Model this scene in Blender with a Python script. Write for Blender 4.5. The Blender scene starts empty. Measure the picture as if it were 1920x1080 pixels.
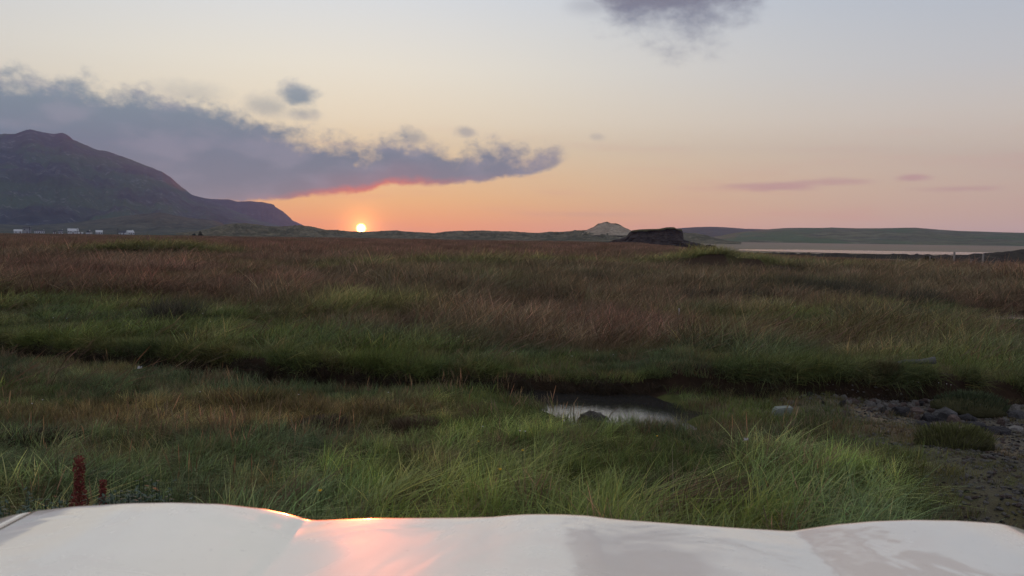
import bpy, bmesh, math, random
import numpy as np
from mathutils import Vector, Matrix, Euler
R = math.radians
rnd = random.Random(7)
nr = np.random.RandomState(11)
sc = bpy.context.scene
C = sc.collection

# ---------------------------------------------------------------- camera
F_PX, CAM_H = 1507.0, 1.75
PITCH, ROLL = R(-3.63), math.atan(0.0125)
cam_d = bpy.data.cameras.new('camera')
cam = bpy.data.objects.new('camera', cam_d); C.objects.link(cam)
cam_d.sensor_width = 36; cam_d.lens = 36 * F_PX / 1920
cam_d.clip_start = 0.05; cam_d.clip_end = 30000
cam_d.dof.use_dof = True; cam_d.dof.focus_distance = 25; cam_d.dof.aperture_fstop = 9.0
cam.matrix_world = (Matrix.Translation((0, 0, CAM_H)) @ Matrix.Rotation(R(90) + PITCH, 4, 'X')
                    @ Matrix.Rotation(ROLL, 4, 'Z'))
sc.camera = cam

def ray(px, py):
    """direction of a photograph pixel in the world (used to measure bearings and distances)"""
    a = (px - 960) / F_PX; b = -(py - 540) / F_PX
    c, s = math.cos(ROLL), math.sin(ROLL)
    X = a * c - b * s; Z = a * s + b * c
    cp, sp = math.cos(PITCH), math.sin(PITCH)
    return X, cp - Z * sp, sp + Z * cp
def at(px, py, z=0.0):
    X, Y, Z = ray(px, py); t = (z - CAM_H) / Z
    return X * t, Y * t
def azel(px, py):
    X, Y, Z = ray(px, py)
    return math.degrees(math.atan2(X, Y)), math.degrees(math.atan2(Z, math.hypot(X, Y)))

# ---------------------------------------------------------------- view, sun
sc.render.engine = 'CYCLES'
sc.view_settings.view_transform = 'Standard'; sc.view_settings.look = 'None'
sc.view_settings.exposure = 0.2; sc.view_settings.gamma = 1
sc.cycles.use_denoising = True
sc.cycles.max_bounces = 6; sc.cycles.diffuse_bounces = 3; sc.cycles.glossy_bounces = 3
sc.cycles.transmission_bounces = 4; sc.cycles.volume_bounces = 0; sc.cycles.transparent_max_bounces = 6
sc.cycles.sample_clamp_indirect = 4
SUN_AZ, SUN_EL = azel(677, 428)
sd = bpy.data.lights.new('sun', 'SUN'); sd.energy = 3.0; sd.angle = R(0.5); sd.color = (1.0, 0.17, 0.05)
sun = bpy.data.objects.new('sun', sd); C.objects.link(sun)
sun_dir = Vector((math.sin(R(SUN_AZ)) * math.cos(R(SUN_EL)), math.cos(R(SUN_AZ)) * math.cos(R(SUN_EL)), math.sin(R(SUN_EL))))
sun.rotation_euler = sun_dir.to_track_quat('Z', 'Y').to_euler()

# ---------------------------------------------------------------- node helpers
def lin(c):
    return tuple(((v / 255) / 12.92 if v / 255 <= 0.04045 else ((v / 255 + 0.055) / 1.055) ** 2.4) for v in c)
class NB:
    def __init__(s, nt): s.nt = nt; s.n = nt.nodes; s.l = nt.links
    def new(s, t, **k):
        n = s.n.new(t)
        for a, b in k.items(): setattr(n, a, b)
        return n
    def put(s, sock, v):
        if isinstance(v, bpy.types.NodeSocket): s.l.new(v, sock)
        elif v is not None:
            if sock.type == 'RGBA' and hasattr(v, '__len__') and len(v) == 3: v = (*v, 1)
            sock.default_value = v
    def m(s, op, a, b=None, c=None, clamp=False):
        n = s.new('ShaderNodeMath', operation=op, use_clamp=clamp)
        s.put(n.inputs[0], a); s.put(n.inputs[1], b); s.put(n.inputs[2], c)
        return n.outputs[0]
    def mr(s, v, a, b, c=0.0, d=1.0, smooth=True):
        n = s.new('ShaderNodeMapRange', interpolation_type='SMOOTHSTEP' if smooth else 'LINEAR')
        for i, q in enumerate((v, a, b, c, d)): s.put(n.inputs[i], q)
        return n.outputs[0]
    def mix(s, f, a, b, blend='MIX'):
        n = s.new('ShaderNodeMix', data_type='RGBA', blend_type=blend)
        s.put(n.inputs[0], f); s.put(n.inputs[6], a); s.put(n.inputs[7], b)
        return n.outputs[2]
    def ramp(s, f, stops, interp='LINEAR'):
        n = s.new('ShaderNodeValToRGB'); cr = n.color_ramp; cr.interpolation = interp
        while len(cr.elements) > 1: cr.elements.remove(cr.elements[-1])
        cr.elements[0].position = stops[0][0]; cr.elements[0].color = (*stops[0][1], 1)
        for p, c in stops[1:]:
            e = cr.elements.new(p); e.color = (*c, 1)
        s.put(n.inputs[0], f)
        return n.outputs[0]
    def curve(s, f, pts):
        n = s.new('ShaderNodeFloatCurve'); cv = n.mapping.curves[0]
        n.mapping.use_clip = False
        while len(cv.points) > 2: cv.points.remove(cv.points[-1])
        cv.points[0].location = pts[0]; cv.points[1].location = pts[-1]
        for p in pts[1:-1]: cv.points.new(*p)
        for p in cv.points: p.handle_type = 'VECTOR'
        n.mapping.update()
        s.put(n.inputs[0], 1.0); s.put(n.inputs[1], f)
        return n.outputs[0]
    def noise(s, vec, scale, detail=4, rough=0.55, dist=0.0):
        n = s.new('ShaderNodeTexNoise'); s.put(n.inputs['Vector'], vec)
        n.inputs['Scale'].default_value = scale; n.inputs['Detail'].default_value = detail
        n.inputs['Roughness'].default_value = rough; n.inputs['Distortion'].default_value = dist
        return n.outputs[0]
    def xyz(s, a, b, c=0.0):
        n = s.new('ShaderNodeCombineXYZ')
        for i, q in enumerate((a, b, c)): s.put(n.inputs[i], q)
        return n.outputs[0]

# ---------------------------------------------------------------- world: dusk sky with low cloud bank
w = bpy.data.worlds.new('World'); sc.world = w; w.use_nodes = True
w.node_tree.nodes.clear(); b = NB(w.node_tree)
tc = b.new('ShaderNodeTexCoord'); sep = b.new('ShaderNodeSeparateXYZ'); b.l.new(tc.outputs['Generated'], sep.inputs[0])
X, Y, Z = sep.outputs
DEG = 180 / math.pi
az = b.m('MULTIPLY', b.m('ARCTAN2', X, Y), DEG)
el = b.m('MULTIPLY', b.m('ARCSINE', Z), DEG)
elp = b.m('MAXIMUM', el, 0.0)
rf = b.m('POWER', b.m('DIVIDE', elp, 90.0), 0.5)
P = lambda e: (max(e, 0) / 90) ** 0.5
sky_sun = b.ramp(rf, [(P(e), lin(c)) for e, c in [(0, (250, 156, 104)), (.8, (252, 166, 102)), (1.6, (253, 181, 106)), (2.6, (253, 198, 118)), (4.3, (252, 214, 146)),
    (6, (249, 228, 174)), (8, (246, 234, 198)), (11.5, (236, 232, 212)), (16, (214, 219, 219)), (28, (222, 220, 214)), (55, (212, 213, 214)), (90, (200, 204, 212))]])
sky_far = b.ramp(rf, [(P(e), lin(c)) for e, c in [(0, (204, 184, 180)), (.9, (210, 186, 174)), (2.0, (218, 189, 166)), (3.4, (221, 196, 168)), (5.5, (221, 204, 177)),
    (8, (210, 202, 188)), (11, (190, 193, 194)), (16, (168, 179, 191)), (28, (184, 190, 198)), (55, (196, 200, 208)), (90, (200, 204, 212))]])
sky_opp = b.ramp(rf, [(P(e), lin(c)) for e, c in [(0, (140, 140, 160)), (4, (160, 152, 168)), (9, (172, 166, 178)), (20, (172, 176, 192)), (50, (190, 195, 206)), (90, (200, 204, 212))]])
daz = b.m('ABSOLUTE', b.m('WRAP', b.m('SUBTRACT', az, SUN_AZ - 3), 180.0, -180.0))
wq = b.m('DIVIDE', daz, 30.0)
wsun = b.m('EXPONENT', b.m('MULTIPLY', b.m('MULTIPLY', wq, wq), -1.0))
wopp = b.mr(daz, 60.0, 150.0)
base = b.mix(wopp, b.mix(wsun, sky_far, sky_sun), sky_opp)
ns = b.new('ShaderNodeTexSky', sky_type='NISHITA', sun_disc=False, sun_elevation=R(SUN_EL), sun_rotation=R(SUN_AZ))
# thin uneven haze streaks low in the sky
st = b.noise(b.xyz(b.m('MULTIPLY', az, 0.10), b.m('MULTIPLY', el, 0.9)), 1.0, 4, 0.55)
base = b.mix(b.m('MULTIPLY', b.mr(st, 0.48, 0.72), b.mr(el, 9.0, 3.0, 0.0, 0.28)), base, lin((226, 162, 142)))
# glow round the sun
dot = b.m('ADD', b.m('ADD', b.m('MULTIPLY', X, sun_dir.x), b.m('MULTIPLY', Y, sun_dir.y)), b.m('MULTIPLY', Z, sun_dir.z))
ang = b.m('MULTIPLY', b.m('ARCCOSINE', b.m('MINIMUM', dot, 0.9999999)), DEG)
g1 = b.m('EXPONENT', b.m('MULTIPLY', ang, -1 / 0.55)); g2 = b.m('EXPONENT', b.m('MULTIPLY', ang, -1 / 3.2))
def scaled(col, f):
    n = b.new('ShaderNodeVectorMath', operation='SCALE'); b.put(n.inputs[0], col); b.put(n.inputs[3], f); return n.outputs[0]
def vadd(p, q):
    n = b.new('ShaderNodeVectorMath', operation='ADD'); b.put(n.inputs[0], p); b.put(n.inputs[1], q); return n.outputs[0]

# --- cloud bank (azimuth -75..8), outline by elevation
A0, A1 = -80.0, 12.0
def ae(px, py):
    a, e = azel(px, py); return ((a - A0) / (A1 - A0), e / 20)
top_pts = [(0.0, 0.02), ((-70 - A0) / 92, 0.42), ((-50 - A0) / 92, 0.62)] + [ae(*q) for q in [(0, 128), (100, 138), (200, 155), (300, 166), (380, 178), (440, 196), (500, 222), (545, 240), (600, 252), (690, 268),
    (720, 256), (760, 244), (800, 256), (845, 282), (880, 270), (940, 268), (1000, 282), (1040, 276), (1062, 296)]] + [(1.0, 0.20)]
bot_pts = [(0.0, 0.02), ((-70 - A0) / 92, 0.10), ((-50 - A0) / 92, 0.05)] + [ae(*q) for q in [(0, 372), (200, 376), (380, 380), (520, 378), (600, 368), (690, 362), (740, 346), (800, 349), (870, 346), (930, 338), (1000, 328), (1040, 314), (1062, 302)]] + [(1.0, 0.34)]
azn = b.m('DIVIDE', b.m('SUBTRACT', az, A0), A1 - A0)
n_big = b.noise(b.xyz(b.m('MULTIPLY', az, 0.55), b.m('MULTIPLY', el, 0.75), 3.1), 1.0, 7, 0.6)
n_fine = b.noise(b.xyz(b.m('MULTIPLY', az, 1.9), b.m('MULTIPLY', el, 2.4), 7.7), 1.0, 6, 0.62)
pert = b.m('ADD', b.m('MULTIPLY', b.m('SUBTRACT', n_big, 0.5), 3.6), b.m('MULTIPLY', b.m('SUBTRACT', n_fine, 0.5), 1.5))
U = b.m('ADD', b.m('MULTIPLY', b.curve(azn, top_pts), 20.0), pert)
L = b.m('ADD', b.m('MULTIPLY', b.curve(azn, bot_pts), 20.0), b.m('MULTIPLY', pert, 0.22))
du = b.m('SUBTRACT', U, el); dl = b.m('SUBTRACT', el, L)
inside = b.m('MULTIPLY', b.mr(du, -0.55, 1.5), b.mr(dl, -0.08, 0.30))
inaz = b.m('MULTIPLY', b.mr(az, -78.0, -66.0), b.mr(b.m('ADD', az, b.m('MULTIPLY', pert, 0.4)), 4.3, 3.3))
bank = b.m('MULTIPLY', inside, inaz)
def puff(px, py, rx, ry, soft=0.6, amp=1.0, p=None):
    a, e = azel(px, py)
    qx = b.m('DIVIDE', b.m('SUBTRACT', az, a), rx); qy = b.m('DIVIDE', b.m('SUBTRACT', el, e), ry)
    r = b.m('SQRT', b.m('ADD', b.m('MULTIPLY', qx, qx), b.m('MULTIPLY', qy, qy)))
    r = b.m('SUBTRACT', r, b.m('MULTIPLY', pert if p is None else p, 0.45))
    return b.m('MULTIPLY', b.mr(r, 1.0 + soft * 0.5, 1.0 - soft), amp)
dens = bank
for q in [(560, 176, 1.35, 0.85, 0.8, 0.95), (500, 200, 1.6, 0.9, 1.0, 0.5), (565, 213, 1.1, 0.45, 0.9, 0.6), (872, 247, 0.75, 0.4, 0.9, 0.55),
          (775, 262, 1.2, 0.7, 0.8, 0.6), (350, 176, 2.6, 0.8, 1.0, 0.35), (1118, 256, 0.5, 0.25, 1.0, 0.3)]:
    dens = b.m('MAXIMUM', dens, puff(*q))
# cloud above the frame whose lower edge hangs into it; more broken cloud overhead
pl = b.m('MULTIPLY', b.m('SUBTRACT', b.noise(b.xyz(b.m('MULTIPLY', az, 0.22), b.m('MULTIPLY', el, 0.5), 1.3), 1.0, 5, 0.55), 0.5), 2.6)
topc = puff(1285, -80, 6.8, 5.1, 0.5, 1.0, b.m('ADD', pl, b.m('MULTIPLY', pert, 0.35)))
topc = b.m('MAXIMUM', topc, puff(1110, 12, 2.0, 0.7, 1.0, 0.35, pl))
topc = b.m('MAXIMUM', topc, puff(1390, -330, 12.0, 4.0, 0.5, 0.9, pl))
elc = b.m('MAXIMUM', el, 6.0)
nov = b.noise(b.xyz(b.m('MULTIPLY', b.m('DIVIDE', X, b.m('MAXIMUM', Z, 0.08)), 1.0), b.m('DIVIDE', Y, b.m('MAXIMUM', Z, 0.08)), 4.0), 0.9, 5, 0.55)
over = b.m('MULTIPLY', b.mr(nov, 0.515, 0.555), b.mr(el, 17.0, 19.0, 0.0, 0.95))
hi = b.m('MAXIMUM', topc, over)
# colours of the bank: blue grey above, mauve below, red rim under it near the sun
inner = b.noise(b.xyz(b.m('MULTIPLY', az, 0.28), b.m('MULTIPLY', el, 0.6), 9.0), 1.0, 5, 0.5)
ccol = b.ramp(b.mr(el, 1.5, 11.0, 0, 1, False), [(0, lin((156, 142, 138))), (.2, lin((120, 132, 139))), (.45, lin((101, 128, 139))), (.75, lin((117, 142, 150))), (1, lin((154, 165, 170)))])
ccol = b.mix(b.mr(inner, 0.42, 0.68, 0.0, 0.5), ccol, lin((156, 158, 168)))
ccol = b.mix(b.mr(az, -4.0, 3.0, 0.0, 0.35), ccol, lin((144, 140, 148)))
dz = b.m('DIVIDE', b.m('ABSOLUTE', b.m('SUBTRACT', az, SUN_AZ + 0.5)), 5.2)
near = b.m('EXPONENT', b.m('MULTIPLY', b.m('MULTIPLY', dz, dz), -1.0))
rim = b.m('MULTIPLY', b.mr(dl, 0.75, 0.05), near)
ccol = b.mix(b.m('MULTIPLY', b.mr(dl, 2.2, 0.2, 0, 0.32), near), ccol, lin((205, 122, 116)))
ccol = b.mix(b.m('MULTIPLY', rim, 0.95), ccol, lin((255, 116, 66)))
sky = vadd(vadd(base, scaled(ns.outputs[0], 0.015)), scaled((1.0, 0.26, 0.05), b.m('MULTIPLY', g2, 0.08)))
sky = b.mix(b.m('MULTIPLY', dens, 0.97), sky, ccol)
hcol = b.mix(b.mr(el, 14.0, 19.0), lin((114, 121, 136)), lin((128, 121, 127)))
sky = b.mix(hi, sky, hcol)
# faint pink streaks at the right
for q in [(1450, 350, 3.0, 0.34, .8, 0.72), (1560, 341, 2.4, 0.26, .8, 0.55), (1712, 333, 1.0, 0.24, .8, 0.7), (1800, 354, 2.4, 0.2, 1.0, 0.5), (1110, 402, 4.5, 0.2, 1.0, 0.22)]:
    pk = b.m('MULTIPLY', b.m('SUBTRACT', b.noise(b.xyz(b.m('MULTIPLY', az, 0.7), b.m('MULTIPLY', el, 2.2), q[0] * 0.01), 1.0, 4, 0.55), 0.5), 2.4)
    sky = b.mix(puff(*q, p=pk), sky, lin((208, 158, 148)))
below = b.mr(el, -0.2, -3.0)
sky = b.mix(below, sky, (0.06, 0.06, 0.055))
sky = vadd(sky, scaled((1.0, 0.34, 0.07), b.m('MULTIPLY', g1, 3.4)))
disc = b.mr(ang, 0.40, 0.20)
sky = vadd(sky, scaled(b.mix(disc, (3.0, 0.9, 0.1), (18.0, 12.0, 3.0)), disc))
bg = b.new('ShaderNodeBackground'); b.l.new(sky, bg.inputs[0]); bg.inputs[1].default_value = 1.07
wo = b.new('ShaderNodeOutputWorld'); b.l.new(bg.outputs[0], wo.inputs[0])
w.cycles.sampling_method = 'MANUAL'; w.cycles.sample_map_resolution = 1024

# ---------------------------------------------------------------- general helpers
def tag(o, label=None, cat=None, group=None, kind=None):
    if label: o['label'] = label
    if cat: o['category'] = cat
    if group: o['group'] = group
    if kind: o['kind'] = kind
    return o
def empty(name, loc, rz=0.0, label=None, cat=None, group=None):
    o = bpy.data.objects.new(name, None); C.objects.link(o); o.location = loc; o.rotation_euler = (0, 0, rz)
    o.empty_display_size = 0.1
    return tag(o, label, cat, group)
def mesh_np(name, v, f, mat=None, smooth=True, link=True, parent=None):
    """v (n,3), f (m,k) arrays -> object"""
    v = np.asarray(v, dtype=np.float32); f = np.asarray(f, dtype=np.int32)
    me = bpy.data.meshes.new(name)
    me.vertices.add(len(v)); me.vertices.foreach_set('co', v.ravel())
    me.loops.add(f.size); me.loops.foreach_set('vertex_index', f.ravel())
    me.polygons.add(len(f)); me.polygons.foreach_set('loop_start', np.arange(0, f.size, f.shape[1], dtype=np.int32))
    me.update(calc_edges=True); me.validate()
    me.polygons.foreach_set('use_smooth', np.full(len(me.polygons), smooth))
    if mat: me.materials.append(mat)
    o = bpy.data.objects.new(name, me)
    if link: C.objects.link(o)
    if parent: o.parent = parent
    return o
def from_bm(name, bm, mat, parent=None, smooth=False, loc=(0, 0, 0)):
    bmesh.ops.recalc_face_normals(bm, faces=bm.faces)
    me = bpy.data.meshes.new(name); bm.to_mesh(me); bm.free()
    me.materials.append(mat)
    for p in me.polygons: p.use_smooth = smooth
    o = bpy.data.objects.new(name, me); C.objects.link(o); o.location = loc
    if parent: o.parent = parent
    return o
def bm_box(bm, x0, x1, y0, y1, z0, z1):
    vs = [bm.verts.new(p) for p in [(x0, y0, z0), (x1, y0, z0), (x1, y1, z0), (x0, y1, z0), (x0, y0, z1), (x1, y0, z1), (x1, y1, z1), (x0, y1, z1)]]
    for q in [(0, 3, 2, 1), (4, 5, 6, 7), (0, 1, 5, 4), (1, 2, 6, 5), (2, 3, 7, 6), (3, 0, 4, 7)]: bm.faces.new([vs[i] for i in q])
def bm_tube(bm, pts, rad, n=6, cap=True):
    rings = []
    for i, p in enumerate(pts):
        p = Vector(p); d = (Vector(pts[min(i + 1, len(pts) - 1)]) - Vector(pts[max(i - 1, 0)])).normalized()
        u = d.cross(Vector((0.3, 1, 0.2))).normalized(); v = d.cross(u)
        r = rad[i] if hasattr(rad, '__len__') else rad
        rings.append([bm.verts.new(p + (u * math.cos(a) + v * math.sin(a)) * r) for a in [2 * math.pi * k / n for k in range(n)]])
    for i in range(len(rings) - 1):
        for k in range(n): bm.faces.new([rings[i][k], rings[i][(k + 1) % n], rings[i + 1][(k + 1) % n], rings[i + 1][k]])
    if cap: bm.faces.new(rings[0][::-1]); bm.faces.new(rings[-1])

_P = np.random.RandomState(3).rand(256, 256).astype(np.float64)
def vn(x, y, s=0):
    x = np.asarray(x, float) + s * 17.3; y = np.asarray(y, float) + s * 9.1
    xi = np.floor(x).astype(int); yi = np.floor(y).astype(int); fx = x - xi; fy = y - yi
    fx = fx * fx * (3 - 2 * fx); fy = fy * fy * (3 - 2 * fy)
    g = lambda a, c: _P[a & 255, c & 255]
    return ((g(xi, yi) * (1 - fx) + g(xi + 1, yi) * fx) * (1 - fy) + (g(xi, yi + 1) * (1 - fx) + g(xi + 1, yi + 1) * fx) * fy) * 2 - 1
def fbm(x, y, o=4, s=0, gain=0.5):
    t = 0; a = 1.0; n = 0
    for i in range(o):
        t = t + a * vn(x * 2 ** i, y * 2 ** i, s + i); n += a; a *= gain
    return t / n
def sm(a, c, v):
    t = np.clip((np.asarray(v, float) - a) / (c - a), 0, 1); return t * t * (3 - 2 * t)

# ---------------------------------------------------------------- materials
def mat(name, rough=0.9, spec=0.2):
    m = bpy.data.materials.new(name); m.use_nodes = True; q = NB(m.node_tree)
    p = m.node_tree.nodes['Principled BSDF']; p.inputs['Roughness'].default_value = rough
    p.inputs['Specular IOR Level'].default_value = spec
    return m, q, p
def plain(name, col, rough=0.8, spec=0.3, var=0.25, scale=6.0, bump=0.0, metal=0.0):
    m, q, p = mat(name, rough, spec)
    t = q.new('ShaderNodeTexCoord').outputs['Object']
    n = q.noise(t, scale, 5, 0.6)
    q.l.new(q.mix(n, tuple(c * (1 - var) for c in col), tuple(min(c * (1 + var), 1) for c in col)), p.inputs['Base Color'])
    p.inputs['Metallic'].default_value = metal
    if bump:
        bn = q.new('ShaderNodeBump'); bn.inputs['Strength'].default_value = bump; bn.inputs['Distance'].default_value = 0.05
        q.l.new(q.noise(t, scale * 3, 6, 0.65), bn.inputs['Height']); q.l.new(bn.outputs[0], p.inputs['Normal'])
    return m
def grass_mat(name, trans=0.3, rough=0.55, spec=0.25):
    m = bpy.data.materials.new(name); m.use_nodes = True; q = NB(m.node_tree); q.n.clear()
    a = q.new('ShaderNodeAttribute', attribute_type='INSTANCER', attribute_name='tint')
    v = q.new('ShaderNodeAttribute', attribute_type='GEOMETRY', attribute_name='blade')
    col = q.mix(1.0, a.outputs['Color'], v.outputs['Color'], 'MULTIPLY')
    p = q.new('ShaderNodeBsdfPrincipled'); p.inputs['Roughness'].default_value = rough; p.inputs['Specular IOR Level'].default_value = spec
    q.l.new(col, p.inputs['Base Color'])
    t = q.new('ShaderNodeBsdfTranslucent'); q.l.new(col, t.inputs[0])
    x = q.new('ShaderNodeMixShader'); x.inputs[0].default_value = trans
    q.l.new(p.outputs[0], x.inputs[1]); q.l.new(t.outputs[0], x.inputs[2])
    o = q.new('ShaderNodeOutputMaterial'); q.l.new(x.outputs[0], o.inputs[0])
    return m
M_GRASS = grass_mat('grass_blades'); M_DRY = grass_mat('dry_blades', 0.2, 0.8, 0.1)

def ground_mat():
    m, q, p = mat('marsh_ground', 0.95, 0.1)
    pos = q.new('ShaderNodeNewGeometry').outputs['Position']
    a = q.new('ShaderNodeAttribute', attribute_name='zone').outputs['Color']
    n1 = q.noise(pos, 9.0, 6, 0.7); n2 = q.noise(pos, 0.6, 5, 0.6); n3 = q.noise(pos, 0.02, 5, 0.6)
    c = q.mix(1.0, a, q.mix(n1, (0.45, 0.45, 0.45), (1.55, 1.5, 1.45)), 'MULTIPLY')
    c = q.mix(1.0, c, q.mix(n2, (0.7, 0.7, 0.7), (1.3, 1.28, 1.2)), 'MULTIPLY')
    c = q.mix(1.0, c, q.mix(n3, (0.8, 0.8, 0.82), (1.2, 1.2, 1.15)), 'MULTIPLY')
    q.l.new(c, p.inputs['Base Color'])
    bn = q.new('ShaderNodeBump'); bn.inputs['Strength'].default_value = 0.8; bn.inputs['Distance'].default_value = 0.04
    q.l.new(n1, bn.inputs['Height']); q.l.new(bn.outputs[0], p.inputs['Normal'])
    return m

# ---------------------------------------------------------------- ground surface
FX = [-60, -14, -8.2, -5.6, -2.9, -0.7, 1.1, 3.2, 4.1, 5.3, 8, 12, 60]
FY = [28, 15.0, 12.7, 11.8, 10.9, 10.4, 10.1, 9.7, 9.4, 9.4, 10.0, 11.5, 30]
NX = [-60, -14, -8.0, -5.2, -2.7, -1.3, -0.3, 0.2, 0.7, 1.5, 2.1, 2.8, 3.6, 5, 8, 12, 60]
NY = [26, 13.6, 11.2, 10.3, 9.3, 9.0, 8.9, 8.2, 7.4, 7.1, 7.2, 7.0, 6.2, 4.6, 3.6, 4, 10]
def Fy(x): return np.interp(x, FX, FY) + 0.20 * vn(x * 1.1, x * 0 + 2.2) + 0.13 * vn(x * 3.3, x * 0 + 7.2)
def Ny(x): return np.interp(x, NX, NY) + 0.14 * vn(x * 1.5, x * 0 + 5.2)
EDGE_A = [-180, -60, -33, -10, 0, 8, 12.5, 15, 17.5, 21, 26, 33, 60, 180]
EDGE_R = [420, 420, 390, 330, 285, 255, 150, 115, 104, 92, 80, 72, 66, 66]
def edgeR(x, y):
    a = np.degrees(np.arctan2(x, y)); return np.interp(a, EDGE_A, EDGE_R) * (1 + 0.03 * vn(a * 0.8, a * 0))
def ridge(x, y, p0, p1, h, back, front=0.5):
    """low bank facing the camera between two ground points"""
    (x0, y0), (x1, y1) = p0, p1
    yc = y0 + (y1 - y0) * (x - x0) / (x1 - x0) + 0.9 * vn(x * 0.35, x * 0 + 3)
    wx = sm(x0 - 1.5, x0 + 3, x) * (1 - sm(x1 - 3, x1 + 1.5, x))
    d = y - yc
    return h * wx * (0.75 + 0.35 * vn(x * 0.4, y * 0.1, 5)) * sm(-front, 0, d) * (1 - sm(0.5, back, d))
RIDGES = [(at(95, 487), at(420, 487), 1.0, 9, .6), (at(960, 500), at(1120, 500), 0.35, 5, .8), (at(1190, 503), at(1500, 512), 0.95, 9, 2.2), (at(1470, 548), at(1620, 548), 0.2, 4, .6),
          (at(560, 512), at(960, 506), 0.25, 6, 1.0), (at(1640, 590), at(1780, 590), 0.12, 3, .5), (at(500, 590), at(800, 600), 0.10, 3, .5)]
POOLS = [(at(1930, 592, -0.05), 2.3, 1.3, 0.25), (at(1752, 499, -0.2), 2.4, 1.3, 0.4)]
def gh(x, y):
    x = np.asarray(x, float); y = np.asarray(y, float)
    D = np.hypot(x, y)
    z = 0.05 * fbm(x * 0.9, y * 0.9, 4, 1) + 0.10 * fbm(x * 0.16, y * 0.16, 3, 2) * sm(10, 40, D) + 0.035 * fbm(x * 3, y * 3, 2, 8) * (1 - sm(20, 40, D))
    z = z * (1 - sm(400, 600, D))
    # hummocks
    z = z + 0.10 * sm(0.15, 0.7, fbm(x * 0.5 + 4, y * 0.7, 3, 4)) * sm(3, 6, D)
    for p0, p1, h, bk, fr in RIDGES: z = z + ridge(x, y, p0, p1, h, bk, fr)
    # creek
    f, n = Fy(x), Ny(x)
    z = z * (1 - .85 * sm(-.2, .3, y - f) * (1 - sm(.8, 3.0, y - f)))
    z = z + .17 * sm(1.3, 2.4, x) * (1 - sm(5, 7, x)) * sm(-.1, .12, y - f) * (1 - sm(.8, 3.5, y - f))
    wide = sm(2.2, 4.2, x)
    sf = sm(0.10, -0.12, y - f) if False else 1 - sm(-0.16, 0.10, y - f)
    wn = 0.8 + 0.5 * sm(-.6, .4, x) + 1.7 * wide
    sn = sm(-0.15, 1, (y - n) / wn)
    depth = (0.34 - 0.06 * sm(-1.5, 0.2, x) + .04 * sm(-.4, 0.1, x)) * (1 - 0.62 * sm(1.45, 2.15, x + .3 * vn(y * 2.6, x * 2.0, 4))) + 0.03 * fbm(x * 2, y * 2, 3, 9)
    ch = sf * sn
    z = z * (1 - 0.8 * ch) - depth * ch
    # bare stony flat on the right
    for (cx, cy), rx, ry, dp in POOLS:
        q = ((x - cx) / rx) ** 2 + ((y - cy) / ry) ** 2
        z = z - dp * (1 - sm(0.5, 1.5, q + 0.3 * vn(x * 1.5, y * 1.5)))
    Re = edgeR(x, y); a = np.degrees(np.arctan2(x, y))
    low = sm(1, 9, a) * (1 - sm(100, 150, a))
    z = np.where(D > Re, z * 0.3, z) - 1.5 * low * sm(-4, 14, D - Re) - 0.9 * (1 - low) * sm(0, 120, D - Re)
    return z
def stony(x, y):
    """0..1 bareness of the stony flat at the right"""
    f, n = Fy(x), Ny(x)
    s = sm(2.75, 3.4, x + 0.3 * vn(x * 1.1, y * 1.1, 6) - 0.26 * (y - 6)) * (1 - sm(-0.1, 0.2, y - f)) * sm(3.6, 4.4, y)
    return s
def axis(segs):
    out = []
    for a, c, st in segs: out += list(np.arange(a, c, st))
    return np.array(out)
def geo(a, c, r):
    o = [a]; st = 0.6
    while o[-1] < c: o.append(o[-1] + st); st *= r
    return np.array(o)
gx = geo(15, 4600, 1.07); xs = np.concatenate([-gx[::-1], axis([(-14.8, -9, 0.13), (-9, 8, 0.075), (8, 14.9, 0.13)]), gx])
ys = np.concatenate([-geo(4, 2500, 1.14)[::-1], axis([(-3, 3.4, 0.4), (3.4, 8, 0.11), (8, 14.0, 0.055), (14.0, 22, 0.16)]), geo(22, 5700, 1.045)])
gX, gY = np.meshgrid(xs, ys); gZ = gh(gX, gY)
def grid_faces(ny, nx):
    i = np.arange(ny - 1)[:, None] * nx + np.arange(nx - 1)[None]
    return np.stack([i, i + 1, i + 1 + nx, i + nx], -1).reshape(-1, 4)
ground = mesh_np('ground', np.stack([gX, gY, gZ], -1).reshape(-1, 3), grid_faces(len(ys), len(xs)), ground_mat())
tag(ground, kind='structure')

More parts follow.
